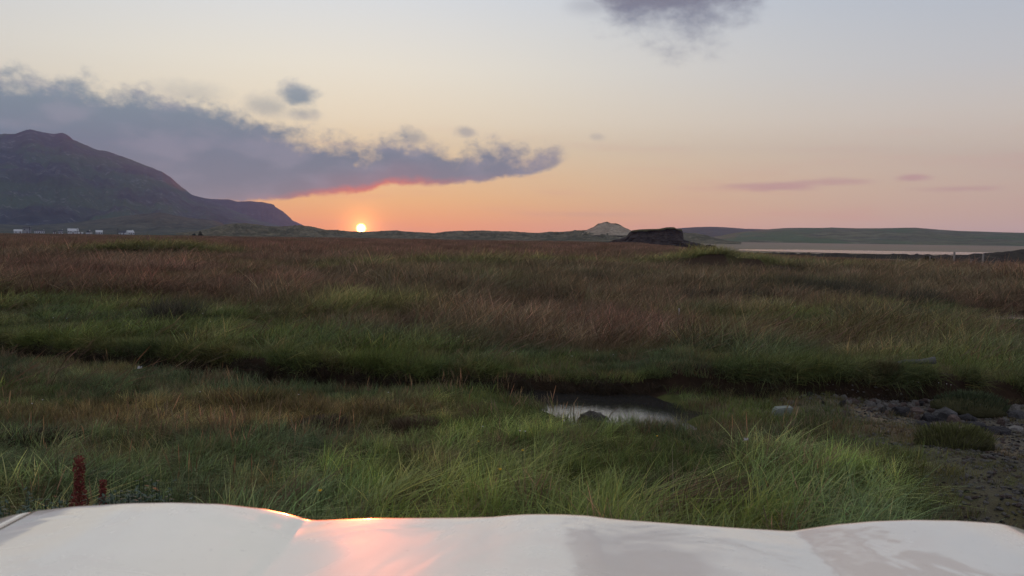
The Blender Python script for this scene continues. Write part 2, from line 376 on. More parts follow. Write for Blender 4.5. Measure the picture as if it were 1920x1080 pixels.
GREEN = np.array([0.068, 0.086, 0.024]); DKGREEN = np.array([0.044, 0.058, 0.026]); OLIVE = np.array([0.088, 0.086, 0.034]); RUST = np.array([0.090, 0.059, 0.040])
BROWN = np.array([0.078, 0.063, 0.036]); TAN = np.array([0.28, 0.20, 0.115]); SAND = np.array([0.27, 0.235, 0.195]); SOIL = np.array([0.038, 0.026, 0.018])
def mixa(f, a, c): f = np.asarray(f)[..., None]; return a * (1 - f) + c * f
def rustness(x, y):
    n = fbm(x * 0.13 + 2, y * 0.30, 4, 12)
    start = np.interp(x, [-14, -7, -3, 0, 3, 6, 12], [21, 17.5, 14.5, 13.2, 11.6, 11.3, 13])
    return sm(-2.0, 3.5, (y - start) + 5.0 * n)
def green_patch(x, y):
    a = sm(0.12, 0.5, fbm(x * 0.11 + 9, y * 0.2, 3, 21))
    g = np.zeros_like(np.asarray(x, float))
    for (cx, cy), rx, ry, k in [(at(1350, 492), 9, 5, 1.0), (at(1560, 500), 7, 5, .8), (at(250, 478), 8, 4, .8), (at(1030, 496), 5, 5, .6), (at(1500, 600), 3, 1.6, .8), (at(1850, 590), 3.5, 2, .8),
                                (at(120, 600), 4.0, 2.5, .9), (at(1750, 700), 2.0, .6, .9), (at(1320, 505), 12, 2, .6), (at(400, 620), 2.5, 1.5, .6)]:
        g = np.maximum(g, k * (1 - sm(0.3, 1.4, ((x - cx) / rx) ** 2 + ((y - cy) / ry) ** 2)))
    return np.clip(g + 0.5 * a * (1 - sm(40, 60, np.hypot(x, y))), 0, 1)
def ridge_top(x, y, face=False):
    t = np.zeros_like(np.asarray(x, float))
    for p0, p1, h, bk, fr in RIDGES:
        yc = p0[1] + (p1[1] - p0[1]) * (x - p0[0]) / (p1[0] - p0[0]) + 0.9 * vn(x * 0.35, x * 0 + 3)
        wx = sm(p0[0] - 1, p0[0] + 2, x) * (1 - sm(p1[0] - 2, p1[0] + 1, x)); d = y - yc
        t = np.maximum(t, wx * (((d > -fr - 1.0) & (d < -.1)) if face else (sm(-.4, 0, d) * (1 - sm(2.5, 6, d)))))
    return t
def tint(x, y, jitter=True):
    x = np.asarray(x, float); y = np.asarray(y, float)
    rt = ridge_top(x, y)
    r = rustness(x, y) * (1 - green_patch(x, y)) * (1 - rt)
    n = fbm(x * 0.5, y * 0.7, 3, 30); n2 = fbm(x * 1.6, y * 1.6, 3, 33)
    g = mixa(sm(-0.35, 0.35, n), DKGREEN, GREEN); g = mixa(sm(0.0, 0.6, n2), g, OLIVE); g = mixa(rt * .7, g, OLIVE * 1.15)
    # drier olive-brown strip in the middle of the near bank, left
    st = (1 - sm(0.2, 1.2, ((x + 3.0) / 2.6) ** 2 + ((y - 7.6) / 0.8) ** 2)) * 0.85
    g = mixa(st, g, np.array([0.095, 0.070, 0.028]))
    d = mixa(sm(-0.3, 0.4, fbm(x * 0.07, y * 0.16, 3, 40)), BROWN, RUST); d = mixa(sm(0.25, 0.7, n2) * 0.6, d, np.array([0.16, 0.125, 0.085]))
    far = sm(48, 70, np.hypot(x, y)); d = mixa(far * 0.75, d, np.array([0.098, 0.064, 0.044]))
    c = mixa(r, g, d)
    c = mixa(0.6 * sm(.35, .7, fbm(x * .3, y * .5, 2, 50)) * sm(12, 20, y), c, DKGREEN * 1.1)
    c = c * 2.3 * (1 + .22 * fbm(x * .9 + 3, y * 1.5, 3, 61) + .18 * fbm(x * .25, y * .6, 2, 63))[..., None]
    if jitter:
        c = c * (0.50 + 0.95 * nr.rand(*x.shape) ** 1.3)[..., None] * (1 + 0.12 * (nr.rand(*x.shape, 3) - .5))
    return c
zc = tint(gX, gY, False) * 0.42
zc = mixa(np.clip((gh(gX, gY) < -0.2) & (np.hypot(gX, gY) < 30), 0, 1) * (1 - sm(2.5, 3.4, gX)), zc, SOIL)
zc = mixa((np.abs(gY - Fy(gX)) < 0.35) & (np.abs(gX) < 40), zc, SOIL * 0.9)
for p0_, p1_, h_, bk_, fr_ in RIDGES[:3]:  # dark bank fronts: peat tone, with their shadow side painted into the ground colour
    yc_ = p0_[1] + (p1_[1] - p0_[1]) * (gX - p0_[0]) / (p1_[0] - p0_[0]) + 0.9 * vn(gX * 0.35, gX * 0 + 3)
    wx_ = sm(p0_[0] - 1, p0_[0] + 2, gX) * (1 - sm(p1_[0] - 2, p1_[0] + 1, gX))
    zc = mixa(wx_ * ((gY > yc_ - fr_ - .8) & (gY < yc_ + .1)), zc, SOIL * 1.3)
zc = mixa(stony(gX, gY) * 0.9 * (gY < Fy(gX) - .25), zc, mixa(sm(-.1, .5, fbm(gX * 1.3, gY * 1.9, 3, 91)), np.array([0.12, 0.115, 0.105]), np.array([0.09, 0.085, 0.045])))
mud = sm(1.9, 2.6, gX) * (1 - sm(4.2, 5.0, gX)) * sm(0.25, .6, gY - Ny(gX)) * (1 - sm(-0.5, -0.2, gY - Fy(gX)))
zc = mixa(mud * 0.8, zc, np.array([0.20, 0.17, 0.13]))
D_ = np.hypot(gX, gY); a_ = np.degrees(np.arctan2(gX, gY)); beyond = sm(2, 10, D_ - edgeR(gX, gY))
zc = mixa(beyond, zc, mixa(sm(2, 8, a_), np.array([0.045, 0.060, 0.030]), SAND))
zc = mixa(beyond * sm(8, 12, a_) * (1 - sm(40, 95, D_ - edgeR(gX, gY))) * 0.85, zc, np.array([0.10, 0.115, 0.07]))
zc = mixa(sm(440, 520, D_) * (1 - sm(560, 640, D_)) * sm(-14, -9, a_) * (1 - sm(3, 6, a_)), zc, SAND)
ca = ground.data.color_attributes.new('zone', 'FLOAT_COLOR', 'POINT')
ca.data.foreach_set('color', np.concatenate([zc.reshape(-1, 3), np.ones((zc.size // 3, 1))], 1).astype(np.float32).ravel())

# ---------------------------------------------------------------- water
def water_mat(name, rough=0.04, bump=0.25, scale=14.0, col=(0.012, 0.013, 0.012), shal=False):
    m, q, p = mat(name, rough, 0.5)
    p.inputs['Base Color'].default_value = (*col, 1); p.inputs['IOR'].default_value = 1.33
    pos = q.new('ShaderNodeNewGeometry').outputs['Position']
    bn = q.new('ShaderNodeBump'); bn.inputs['Strength'].default_value = bump; bn.inputs['Distance'].default_value = 0.01
    q.l.new(q.noise(pos, scale, 4, 0.6), bn.inputs['Height']); q.l.new(bn.outputs[0], p.inputs['Normal'])
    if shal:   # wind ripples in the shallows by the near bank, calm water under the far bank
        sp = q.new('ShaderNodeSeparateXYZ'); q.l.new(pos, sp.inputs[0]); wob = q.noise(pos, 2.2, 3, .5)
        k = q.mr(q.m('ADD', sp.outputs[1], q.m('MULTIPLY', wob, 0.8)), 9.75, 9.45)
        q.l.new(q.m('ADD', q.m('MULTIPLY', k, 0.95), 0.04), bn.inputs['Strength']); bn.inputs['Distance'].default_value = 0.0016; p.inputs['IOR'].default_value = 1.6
    return m
def sheet(name, pts, z, m):
    bm = bmesh.new(); vs = [bm.verts.new((x, y, z)) for x, y in pts]; f = bm.faces.new(vs)
    bmesh.ops.triangulate(bm, faces=[f])
    o = from_bm(name, bm, m); return tag(o, kind='structure')
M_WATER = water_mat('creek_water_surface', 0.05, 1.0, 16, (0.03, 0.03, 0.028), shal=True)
xx = np.linspace(-.05, 2.3, 30)
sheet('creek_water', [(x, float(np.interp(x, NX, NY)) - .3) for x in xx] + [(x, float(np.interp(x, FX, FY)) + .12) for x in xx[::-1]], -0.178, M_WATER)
for (cx, cy), rx, ry, dp in POOLS:
    sheet('pool_water', [(cx + 1.15 * rx * math.cos(t), cy + 1.15 * ry * math.sin(t)) for t in np.linspace(0, 2 * math.pi, 24)[:-1]], -0.055 if cy < 40 else -0.1, water_mat('pool_surface', 0.05, 0.1, 6))
# tidal channel across the sand flats
def strip(name, up, lo, z, m):
    return sheet(name, [at(*q, z) for q in up] + [at(*q, z) for q in lo[::-1]], z, m)
M_EST = water_mat('estuary_water_surface', 0.12, 0.35, 2.0, (0.03, 0.03, 0.03))
strip('estuary_water', [(1385, 467.5), (1500, 468), (1600, 469.5), (1700, 471), (1800, 472.5), (1990, 475)], [(1385, 469.5), (1500, 472.5), (1600, 475), (1700, 477), (1800, 477.5), (1990, 478)], -1.44, M_EST)
strip('tide_pool_water', [(1480, 478.5), (1560, 478), (1690, 480.5)], [(1480, 480), (1600, 483), (1690, 482)], -1.42, M_EST)

# ---------------------------------------------------------------- hills as heightfields seen along bearings
def hill_mat(name, lo, hi, rock, sc_=0.01, rock_amt=0.5, field=None):
    m, q, p = mat(name, 0.95, 0.05)
    g = q.new('ShaderNodeNewGeometry'); pos = g.outputs['Position']
    n1 = q.noise(pos, sc_, 6, 0.65); n2 = q.noise(pos, sc_ * 4.3, 6, 0.7); n3 = q.noise(pos, sc_ * 16, 4, 0.7)
    c = q.mix(q.mr(n1, 0.40, 0.60), lo, hi)
    c = q.mix(1.0, c, q.mix(q.mr(n2, .3, .7), (0.6, 0.6, 0.6), (1.4, 1.4, 1.35)), 'MULTIPLY')
    if field:
        c = q.mix(q.mr(q.noise(q.mix(1.0, pos, (1.0, 0.35, 3.0), 'MULTIPLY'), sc_ * 2.2, 3, 0.5), .45, .60, 0, .8), c, field)
    # crags where the slope breaks
    rk = q.m('MULTIPLY', q.mr(n3, 0.53, 0.62), q.mr(n2, 0.48, 0.58, 0, rock_amt))
    c = q.mix(rk, c, rock)
    q.l.new(c, p.inputs['Base Color'])
    bn = q.new('ShaderNodeBump'); bn.inputs['Strength'].default_value = 1.0; bn.inputs['Distance'].default_value = 0.25 / sc_ * 0.12
    q.l.new(n3, bn.inputs['Height']); q.l.new(bn.outputs[0], p.inputs['Normal'])
    return m
def ridge_hill(name, prof, D0, D1, base, m, rough=0.10, power=1.0, nu=320, nv=90, fr=6.0, back=None, top_n=0.012, gully=0.0, seed=0, extra=None):
    ae_ = [azel(*q) for q in prof]
    A = np.array([p[0] for p in ae_]); E = np.array([p[1] for p in ae_])
    az_ = np.linspace(A[0], A[-1], nu); H = np.interp(az_, A, D1 * np.tan(np.radians(E))) + CAM_H - base
    H = H * (1 + top_n * fbm(az_ * 3.1, az_ * 0, 4, seed + 3)); H = np.maximum(H, 0)
    t = np.concatenate([np.linspace(0, 1, nv), np.linspace(1.06, 2.0, 14)])
    AZ, T = np.meshgrid(az_, t); HH = np.broadcast_to(H, AZ.shape)
    front = np.clip(T, 0, 1) ** power; bk = 1 - sm(1, 2, T)
    Dd = D0 + (D1 - D0) * T
    Dd = np.where(T > 1, D1 + (T - 1) * (back or (D1 - D0)), Dd)
    s = np.where(T <= 1, front, bk)
    nz = fbm(AZ * fr * 0.16, T * fr * 1.3, 6, seed, 0.55)
    gl = -np.abs(fbm(AZ * fr * 0.8, T * 1.2, 5, seed + 7)) + 0.25
    env = np.clip(T * (1 - T) * 4, 0, 1)
    z = base + HH * (s + env * (rough * nz + gully * gl))
    if extra is not None: z = z + extra(AZ, T, HH)
    z = np.where(T <= 1, np.minimum(z, base + HH * (T * 0.999 + 0.001) + 0 * z) if power >= 1 else z, z)
    v = np.stack([Dd * np.sin(np.radians(AZ)), Dd * np.cos(np.radians(AZ)), z], -1).reshape(-1, 3)
    o = mesh_np(name, v, grid_faces(len(t), nu), m)
    return tag(o, kind='structure')
M_MOUNT = hill_mat('heather_slope', (0.032, 0.040, 0.052), (0.050, 0.060, 0.054), (0.20, 0.22, 0.23), 0.0024, 0.8, field=(0.050, 0.095, 0.042))
mp = [(-1500, 470), (-1100, 330), (-700, 270), (-400, 300), (-200, 262), (-60, 250), (0, 251), (25, 251), (38, 248), (50, 243.5), (64, 244), (80, 248), (100, 250), (118, 250), (128, 254), (138, 262), (160, 272), (185, 282), (200, 283), (225, 292), (260, 305), (300, 320), (320, 333), (340, 350), (360, 365), (400, 376), (430, 392), (465, 405), (500, 416), (540, 428), (580, 437), (620, 442)]
def pf_add(p, dx=0, dy=0): return [(a + dx, c + dy) for a, c in p]
ridge_hill('mountain', mp, 2000, 4200, -0.9, M_MOUNT, 0.15, 1.15, 520, 170, 5.0, back=800, gully=0.015, seed=2)
M_HEAD = hill_mat('headland_slope', (0.045, 0.034, 0.034), (0.060, 0.050, 0.040), (0.20, 0.19, 0.19), 0.003, 0.5)
ridge_hill('headland', [(250, 384), (330, 372), (365, 369), (395, 373), (430, 374), (445, 378), (470, 377), (492, 379), (508, 382), (514, 384), (516, 388), (530, 396), (545, 409), (548, 413), (570, 423), (600, 431), (650, 441)],
           4300, 5100, -0.9, M_HEAD, 0.10, 0.9, 240, 60, 4.0, back=700, gully=0.08, seed=5, top_n=0.006)
M_DUNE = hill_mat('dune_marram', (0.095, 0.092, 0.060), (0.15, 0.138, 0.095), (0.30, 0.26, 0.20), 0.03, 0.6)
M_FOOT = hill_mat('foothill_pasture', (0.055, 0.062, 0.040), (0.080, 0.084, 0.055), (0.20, 0.19, 0.17), 0.01, 0.4)
ridge_hill('foothills', [(-600, 400), (-200, 412), (0, 420), (60, 423), (150, 416), (240, 404), (300, 398), (350, 408), (400, 413), (430, 424), (480, 428), (560, 434), (640, 441)],
           1300, 1950, -0.9, M_FOOT, 0.16, 1.3, 320, 60, 7.0, back=600, seed=9)
ridge_hill('dunes', [(330, 437), (370, 433), (390, 429), (420, 421), (440, 419), (462, 418), (480, 420), (500, 424), (530, 425), (560, 422), (590, 426), (610, 431), (630, 431), (640, 432.5), (677, 434.5), (700, 434), (735, 432), (745, 432), (760, 434), (800, 436),
            (815, 437), (835, 434), (860, 432.5), (880, 433), (900, 432), (925, 433), (950, 434), (980, 435), (1010, 437), (1030, 434.5), (1060, 434.5), (1080, 432), (1110, 431), (1160, 433), (1200, 436), (1240, 440), (1300, 449)],
           560, 760, -1.3, M_DUNE, 0.42, 0.8, 640, 60, 16.0, back=120, top_n=0.05, seed=12)
M_SANDH = hill_mat('bare_sand_face', (0.30, 0.25, 0.19), (0.36, 0.31, 0.24), (0.06, 0.06, 0.035), 0.09, 0.75)
ridge_hill('sand_dune', [(1085, 440), (1100, 432), (1112, 427), (1122, 421), (1133, 417.5), (1140, 418), (1150, 420), (1162, 423), (1172, 428), (1182, 432), (1192, 437), (1200, 441)],
           640, 700, 4.0, M_SANDH, 0.16, 0.8, 100, 30, 30.0, back=60, top_n=0.03, seed=14)
ridge_hill('dune_crest', [(1085, 440), (1100, 431), (1112, 426), (1122, 419.5), (1133, 416), (1140, 416.5), (1150, 418.5), (1162, 421.5), (1172, 426.5), (1182, 431.5), (1192, 436.5), (1200, 441)],
           696, 706, 4.0, M_DUNE, 0.2, 0.6, 120, 8, 30.0, back=60, top_n=0.08, seed=15)
M_HILL = hill_mat('pasture_hill', (0.125, 0.130, 0.095), (0.15, 0.16, 0.10), (0.08, 0.07, 0.07), 0.006, 0.5, field=(0.10, 0.15, 0.075))
ridge_hill('far_hill', [(1180, 446), (1230, 434), (1270, 428), (1300, 426), (1330, 425), (1360, 426), (1400, 429), (1440, 430), (1520, 429), (1600, 436), (1700, 445), (1800, 456)],
           2300, 3100, -1.4, M_FOOT, 0.08, 0.8, 200, 40, 5.0, back=800, seed=18, top_n=0.01)
ridge_hill('green_hill', [(1240, 452), (1300, 448), (1340, 444), (1380, 436), (1440, 430), (1470, 427.5), (1500, 427), (1540, 427.5), (1560, 426.5), (1600, 428), (1650, 428), (1700, 427), (1720, 427), (1760, 430.5), (1800, 433), (1850, 434.5), (1900, 436), (1960, 437), (2100, 436), (2500, 430), (3200, 425), (4500, 440)],
           1150, 1750, -1.4, M_HILL, 0.12, 0.8, 420, 60, 6.0, back=700, seed=20, top_n=0.012)
ridge_hill('low_dune', [(1230, 446), (1260, 438), (1285, 436), (1305, 437.5), (1325, 441), (1340, 446), (1365, 451), (1390, 454)],
           600, 690, -1.4, M_DUNE, 0.25, 0.8, 100, 30, 16.0, back=100, top_n=0.05, seed=23)
M_WEED = hill_mat('dark_shore_rock', (0.030, 0.026, 0.024), (0.045, 0.040, 0.032), (0.07, 0.07, 0.06), 0.5, 0.6)
ridge_hill('shore_point', [(1700, 482), (1740, 480), (1790, 480), (1810, 478), (1840, 475), (1880, 472), (1920, 468), (1980, 465), (2300, 462), (2700, 466)],
           118, 150, -1.5, M_WEED, 0.25, 0.8, 240, 24, 10.0, back=60, top_n=0.10, seed=26)
ridge_hill('weed_bank', [(1400, 473.2), (1500, 474.5), (1600, 475.5), (1700, 476.8), (1790, 478), (1860, 479), (1960, 480)],
           165, 176, -1.5, M_WEED, 0.5, 0.6, 240, 12, 30.0, back=14, top_n=0.35, seed=28)

# ---------------------------------------------------------------- rock outcrop at the far marsh edge
def lump_mesh(name, w_, d_, h_, m, seed=0, seg=26, flat=0.5, rough=0.16, parent=None, loc=(0, 0, 0), rz=0, smooth=False, link=True):
    r = np.random.RandomState(seed); bm = bmesh.new(); bmesh.ops.create_icosphere(bm, subdivisions=3 if seg > 12 else 2, radius=1)
    for v in bm.verts:
        p = np.array(v.co); p = np.sign(p) * np.abs(p) ** flat
        n = 1 + rough * float(fbm(p[0] * 1.7 + p[2] * 2.1 + seed, p[1] * 1.7 - p[2] * 1.3 + seed, 4, seed % 7)) * 1.6
        v.co = Vector((p[0] * n * w_ / 2, p[1] * n * d_ / 2, p[2] * n * h_ / 2 + h_ * 0.35))
    o = from_bm(name, bm, m, parent, smooth, loc); o.rotation_euler = (0, 0, rz)
    return o
def rock_mat(name, a, c, sc_=2.0):
    m, q, p = mat(name, 0.85, 0.25); t = q.new('ShaderNodeTexCoord').outputs['Object']
    n = q.noise(t, sc_, 7, 0.65); n2 = q.noise(t, sc_ * 5, 5, 0.7)
    col = q.mix(q.mr(n, .35, .65), a, c); col = q.mix(q.mr(n2, .60, .72, 0, .6), col, tuple(min(v * 2.2, .4) for v in c))
    q.l.new(col, p.inputs['Base Color'])
    bn = q.new('ShaderNodeBump'); bn.inputs['Strength'].default_value = 0.9; bn.inputs['Distance'].default_value = 0.3 / sc_
    q.l.new(n2, bn.inputs['Height']); q.l.new(bn.outputs[0], p.inputs['Normal'])
    return m
M_CRAG = rock_mat('crag_rock', (0.045, 0.036, 0.034), (0.085, 0.070, 0.062), 0.5)
DO = 262.0
def dirat(px, D, z=0):
    X_, Y_, _ = ray(px, 440); k = D / math.hypot(X_, Y_); return (X_ * k, Y_ * k, z)
ox, oy, _ = dirat(1228, DO)
oc = empty('rock_outcrop', (ox, oy, -1.2), -R(13), 'isolated dark rock outcrop with a grassy flat top standing beyond the marsh', 'rock outcrop')
# profile-built crag: columns along x, layered in depth
prof = [(1140, 455), (1150, 451), (1165, 447), (1176, 443), (1181, 436), (1186, 433), (1200, 431), (1215, 430.5), (1235, 430), (1250, 427), (1262, 427), (1268, 430), (1276, 431), (1279, 436), (1279, 441), (1276, 447), (1282, 450), (1296, 454), (1315, 460)]
pxs = np.linspace(1140, 1315, 120); pt = np.interp(pxs, [p[0] for p in prof], [p[1] for p in prof])
hz = np.array([DO * math.tan(R(azel(a, c)[1])) + CAM_H + 1.2 for a, c in zip(pxs, pt)])
xw = (pxs - 1228) / F_PX * DO * 1.0
nv_ = 40; V = []; rows = 0
ts = np.concatenate([np.linspace(0, 1, 26), np.linspace(1, 2, 14)[1:]])
for t in ts:
    if t <= 1:
        zz = hz * min(1, t * 1.0); yy = -2.6 + 1.8 * t ** 2 * 1.0
    else:
        zz = hz * (1 - 0.02 * (t - 1)) if t < 1.8 else hz * (1 - (t - 1.8) * 5); yy = -0.8 + 7 * (t - 1)
    nn = fbm(xw * 0.55, np.full_like(xw, t * 5.0), 5, 60); st = np.floor(zz * 1.1 + 0.6 * nn) * 0.22
    yy_ = yy + (0.9 * nn + st * 0.8 - 0.3 if t <= 1 else 0.5 * nn) + 0.0 * xw
    V.append(np.stack([xw, yy_, zz], -1))
V = np.array(V); crag = mesh_np('crag', V.reshape(-1, 3), grid_faces(len(ts), 120), M_CRAG, smooth=False, parent=oc)
M_TURF = plain('outcrop_turf', (0.072, 0.070, 0.034), 0.95, 0.05, 0.4, 1.5, 0.5)
msk = (pxs > 1184) & (pxs < 1277)
cv = []
for t in (0, .12, .3, .6, 1.0):
    cv.append(np.stack([xw[msk], -1.6 + 7.0 * t + 0.4 * fbm(xw[msk], xw[msk] * 0 + t, 3, 3), hz[msk] + 0.16 - (0.55 + .5 * fbm(xw[msk] * .5, xw[msk] * 0, 3, 5)) * (t == 0)], -1))
mesh_np('grass_cap', np.array(cv).reshape(-1, 3), grid_faces(5, int(msk.sum())), M_TURF, parent=oc)
for i, (px, s) in enumerate([(1152, 1.3), (1163, 1.5), (1172, 1.2), (1220, .9), (1236, 1.1), (1250, 1.4), (1262, 1.2), (1285, 1.6), (1294, 1.4), (1304, 1.3), (1312, 1.0), (1324, 0.9), (1333, 0.7)]):
    lump_mesh('boulder', 2.2 * s, 1.8 * s, 1.3 * s, M_CRAG, 100 + i, 10, 0.7, 0.25, oc, ((px - 1228) / F_PX * DO, -3.2 - rnd.random(), 0.1 + .3 * (px > 1280)), rnd.random() * 3)

# ---------------------------------------------------------------- village under the mountain
M_WHITE = plain('white_render_wall', (0.60, 0.62, 0.64), 0.8, 0.2, 0.05)
M_GREYW = plain('grey_render_wall', (0.32, 0.33, 0.34), 0.8, 0.2, 0.08)
M_SLATE = plain('slate_roof', (0.055, 0.058, 0.065), 0.6, 0.3, 0.15)
M_PALE = plain('pale_sheet_roof', (0.55, 0.58, 0.60), 0.5, 0.4, 0.08)
M_GLASS = plain('dark_glass', (0.02, 0.022, 0.025), 0.1, 0.5, 0.05)
M_DOOR = plain('painted_door', (0.10, 0.05, 0.04), 0.5, 0.4, 0.1)
def gable(bm, w_, d_, z0, z1, over=0.0):
    a = [(-w_ / 2 - over, -d_ / 2 - over), (w_ / 2 + over, -d_ / 2 - over), (w_ / 2 + over, d_ / 2 + over), (-w_ / 2 - over, d_ / 2 + over)]
    v = [bm.verts.new((x, y, z0)) for x, y in a]; r = [bm.verts.new((-w_ / 2 - over, 0, z1)), bm.verts.new((w_ / 2 + over, 0, z1))]
    bm.faces.new([v[0], v[1], r[1], r[0]]); bm.faces.new([v[2], v[3], r[0], r[1]]); bm.faces.new([v[3], v[0], r[0]]); bm.faces.new([v[1], v[2], r[1]]); bm.faces.new(v[::-1])
def house(px, D, w_, d_, h_, rh, label, wm=M_WHITE, rm=M_SLATE, nwin=3, rz=0.0, name='house', cat='house', z=None, chim=True, pieces=True):
    x, y, _ = dirat(px, D); z = float(gh(x, y)) if z is None else z
    e = empty(name, (x, y, z), rz - R(azel(px, 440)[0]), label, cat, 'houses of the village under the mountain' if name == 'house' else None)
    bm = bmesh.new(); bm_box(bm, -w_ / 2, w_ / 2, -d_ / 2, d_ / 2, -1.5, h_); from_bm('wall', bm, wm, e)
    bm = bmesh.new(); gable(bm, w_, d_, h_ + .003, h_ + rh, 0.25); rf = from_bm('roof', bm, rm, e)
    if chim:
        bm = bmesh.new(); bm_box(bm, w_ / 2 - 1.1, w_ / 2 - 0.4, -.35, .35, h_ + rh - .5, h_ + rh + .7); from_bm('chimney', bm, wm, rf)
    if pieces:
        for k in range(nwin):
            xk = -w_ / 2 + w_ * (k + .5) / nwin
            bm = bmesh.new()
            if k == nwin // 2: bm_box(bm, xk - .5, xk + .5, -d_ / 2 - .03, -d_ / 2 + .05, 0, 2.0); from_bm('door', bm, M_DOOR, e)
            else: bm_box(bm, xk - .55, xk + .55, -d_ / 2 - .03, -d_ / 2 + .05, h_ - 1.7, h_ - .6); from_bm('window', bm, M_GLASS, e)
    return e
house(34, 1050, 8, 6, 2.3, 2.0, 'low white house with pale roof at the left end of the village', rm=M_PALE, nwin=2, chim=False)
house(51, 1100, 8, 5, 5.5, 1.6, 'tall grey house beside the leftmost dark pole', wm=M_GREYW, nwin=3)
house(74, 1150, 11, 6, 2.6, 1.4, 'grey-roofed white house left of the small bright hut', wm=M_WHITE, nwin=5)
house(102, 1000, 2.4, 2.4, 1.9, 1.3, 'tiny bright white hut standing alone in the village', nwin=1, chim=False)
house(114, 1120, 5, 5, 2.6, 1.8, 'small white cottage between the tiny hut and the long white house', nwin=3)
house(137, 1040, 10.5, 7, 3.4, 2.6, 'largest long white house with pale roof in the village', rm=M_PALE, nwin=5)
house(151, 1030, 5.2, 4, 1.5, 0.5, 'low white outbuilding just right of the long white house', rm=M_PALE, nwin=1, chim=False)
house(167, 1060, 5.5, 5, 1.8, 2.2, 'white gabled cottage between low outbuilding and broad cottage', nwin=1, rz=1.2)
house(186, 1050, 7, 6, 2.2, 2.4, 'broad white cottage with a steep pale roof', rm=M_PALE, nwin=3, chim=False)
house(232, 1080, 11, 6, 1.8, 2.6, 'house with long grey roof beside the rightmost pole', wm=M_WHITE, rm=M_SLATE, nwin=3, chim=False)
house(244, 1030, 7, 6, 2.4, 2.4, 'white house at the right end of the village', wm=M_WHITE, rm=M_PALE, nwin=3, rz=.4)
house(311, 1600, 9, 6, 3, 2, 'lone pale cottage on the lower slope right of the village', wm=M_WHITE, rm=M_PALE, nwin=2, z=9, chim=False, name='hillside_cottage')
house(1726, 1600, 8, 6, 3.2, 2.4, 'tiny white farmhouse on the green hill across the estuary', z=14.5, name='farmhouse', rm=M_PALE, nwin=3)
M_POLE = plain('dark_timber', (0.035, 0.028, 0.024), 0.9, 0.1, 0.3, 20)
for px, hgt, lab in [(56, 7.6, 'dark utility pole at the left of the village'), (145, 6.2, 'dark utility pole against the end of the long white house'), (221, 7.0, 'dark utility pole left of the long grey roof')]:
    x, y, _ = dirat(px, 1000); e = empty('utility_pole', (x, y, float(gh(x, y)) - .3), 0, lab, 'pole', 'utility poles in the village')
    bm = bmesh.new(); bm_tube(bm, [(0, 0, 0), (0, 0, hgt)], [.28, .2], 8); from_bm('post', bm, M_POLE, e)
    bm = bmesh.new(); bm_box(bm, -.9, .9, -.1, .1, hgt - .9, hgt - .7); from_bm('crossarm', bm, M_POLE, e)

# ---------------------------------------------------------------- grass
tufts = bpy.data.collections.new('tuft_sources')
def tuft(name, n, rad, h, wd, lean, curl, mt, hvar=0.35, segs=3, seed=0, head=0.0, headw=2.5, stiff=1.0, spread=0.35, colvar=0.3):
    r = np.random.RandomState(seed); V = []; Fc = []; Cc = []
    for i in range(n):
        a = r.rand() * 2 * math.pi; rr = rad * math.sqrt(r.rand()); bx, by = rr * math.cos(a), rr * math.sin(a)
        hh = h * (1 + hvar * (r.rand() * 2 - 1)); ww = wd * (0.7 + 0.6 * r.rand())
        dx = lean + spread * r.randn(); dy = spread * r.randn(); cu = curl * (0.4 + 1.2 * r.rand())
        fa = r.rand() * math.pi; ux, uy = math.cos(fa), math.sin(fa)
        sh = 0.65 + 0.7 * r.rand(); ct = np.array([sh * (1 + colvar * (r.rand() - .5)), sh, sh * (1 + colvar * (r.rand() - .5))])
        if r.rand() < 0.10: ct = ct * np.array([2.0, 1.55, 1.5])
        base = len(V)
        L_ = math.hypot(dx, dy) + 1e-6
        for k in range(segs + 1):
            t = k / segs
            hor = (t * 0.55 + cu * t * t) ; up = t - 0.45 * cu * L_ * t * t
            px_, py_, pz = bx + dx * hor * hh, by + dy * hor * hh, hh * max(up, 0.02 * t) / math.sqrt(1 + 0.3 * L_ * L_)
            wk = ww * (1 - t ** 1.6 * 0.92) if not head else ww * (headw if t > 1 - head else 0.7) * (0.25 if k == segs else 1)
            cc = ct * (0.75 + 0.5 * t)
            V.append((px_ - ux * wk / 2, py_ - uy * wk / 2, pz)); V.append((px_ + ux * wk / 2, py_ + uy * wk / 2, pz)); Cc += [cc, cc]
        for k in range(segs):
            j = base + 2 * k; Fc.append((j, j + 1, j + 3, j + 2))
    o = mesh_np(name, V, Fc, mt, True, False)
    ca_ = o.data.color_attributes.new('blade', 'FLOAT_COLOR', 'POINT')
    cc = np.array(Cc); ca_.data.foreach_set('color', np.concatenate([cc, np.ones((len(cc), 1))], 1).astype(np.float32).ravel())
    return o
def source(objs, nm):
    c = bpy.data.collections.new(nm)
    for i, o in enumerate(objs): o.name = '%s_%02d' % (nm, i); c.objects.link(o)
    return c
S_LUSH = source([tuft('t', 46, .13, .23, .0075, 0.65, .9, M_GRASS, seed=i, segs=4, spread=.55, hvar=.55) for i in range(4)] + [tuft('t', 40, .12, .22, .006, 0.3, .5, M_GRASS, seed=20 + i, segs=4) for i in range(3)]
                + [tuft('t', 50, .16, .20, .005, 1.5, 1.3, M_GRASS, seed=30 + i, segs=4, spread=.5) for i in range(2)], 'lush')
S_SHORT = source([tuft('t', 60, .16, .10, .005, 0.3, .5, M_GRASS, seed=40 + i) for i in range(4)], 'turf')
S_MID = source([tuft('t', 60, .20, .17, .008, 0.4, .6, M_GRASS, seed=50 + i, spread=.55, hvar=.5) for i in range(4)] + [tuft('t', 60, .18, .24, .006, 0.45, .5, M_DRY, seed=60 + i, hvar=.6, spread=.5) for i in range(4)], 'midgrass')
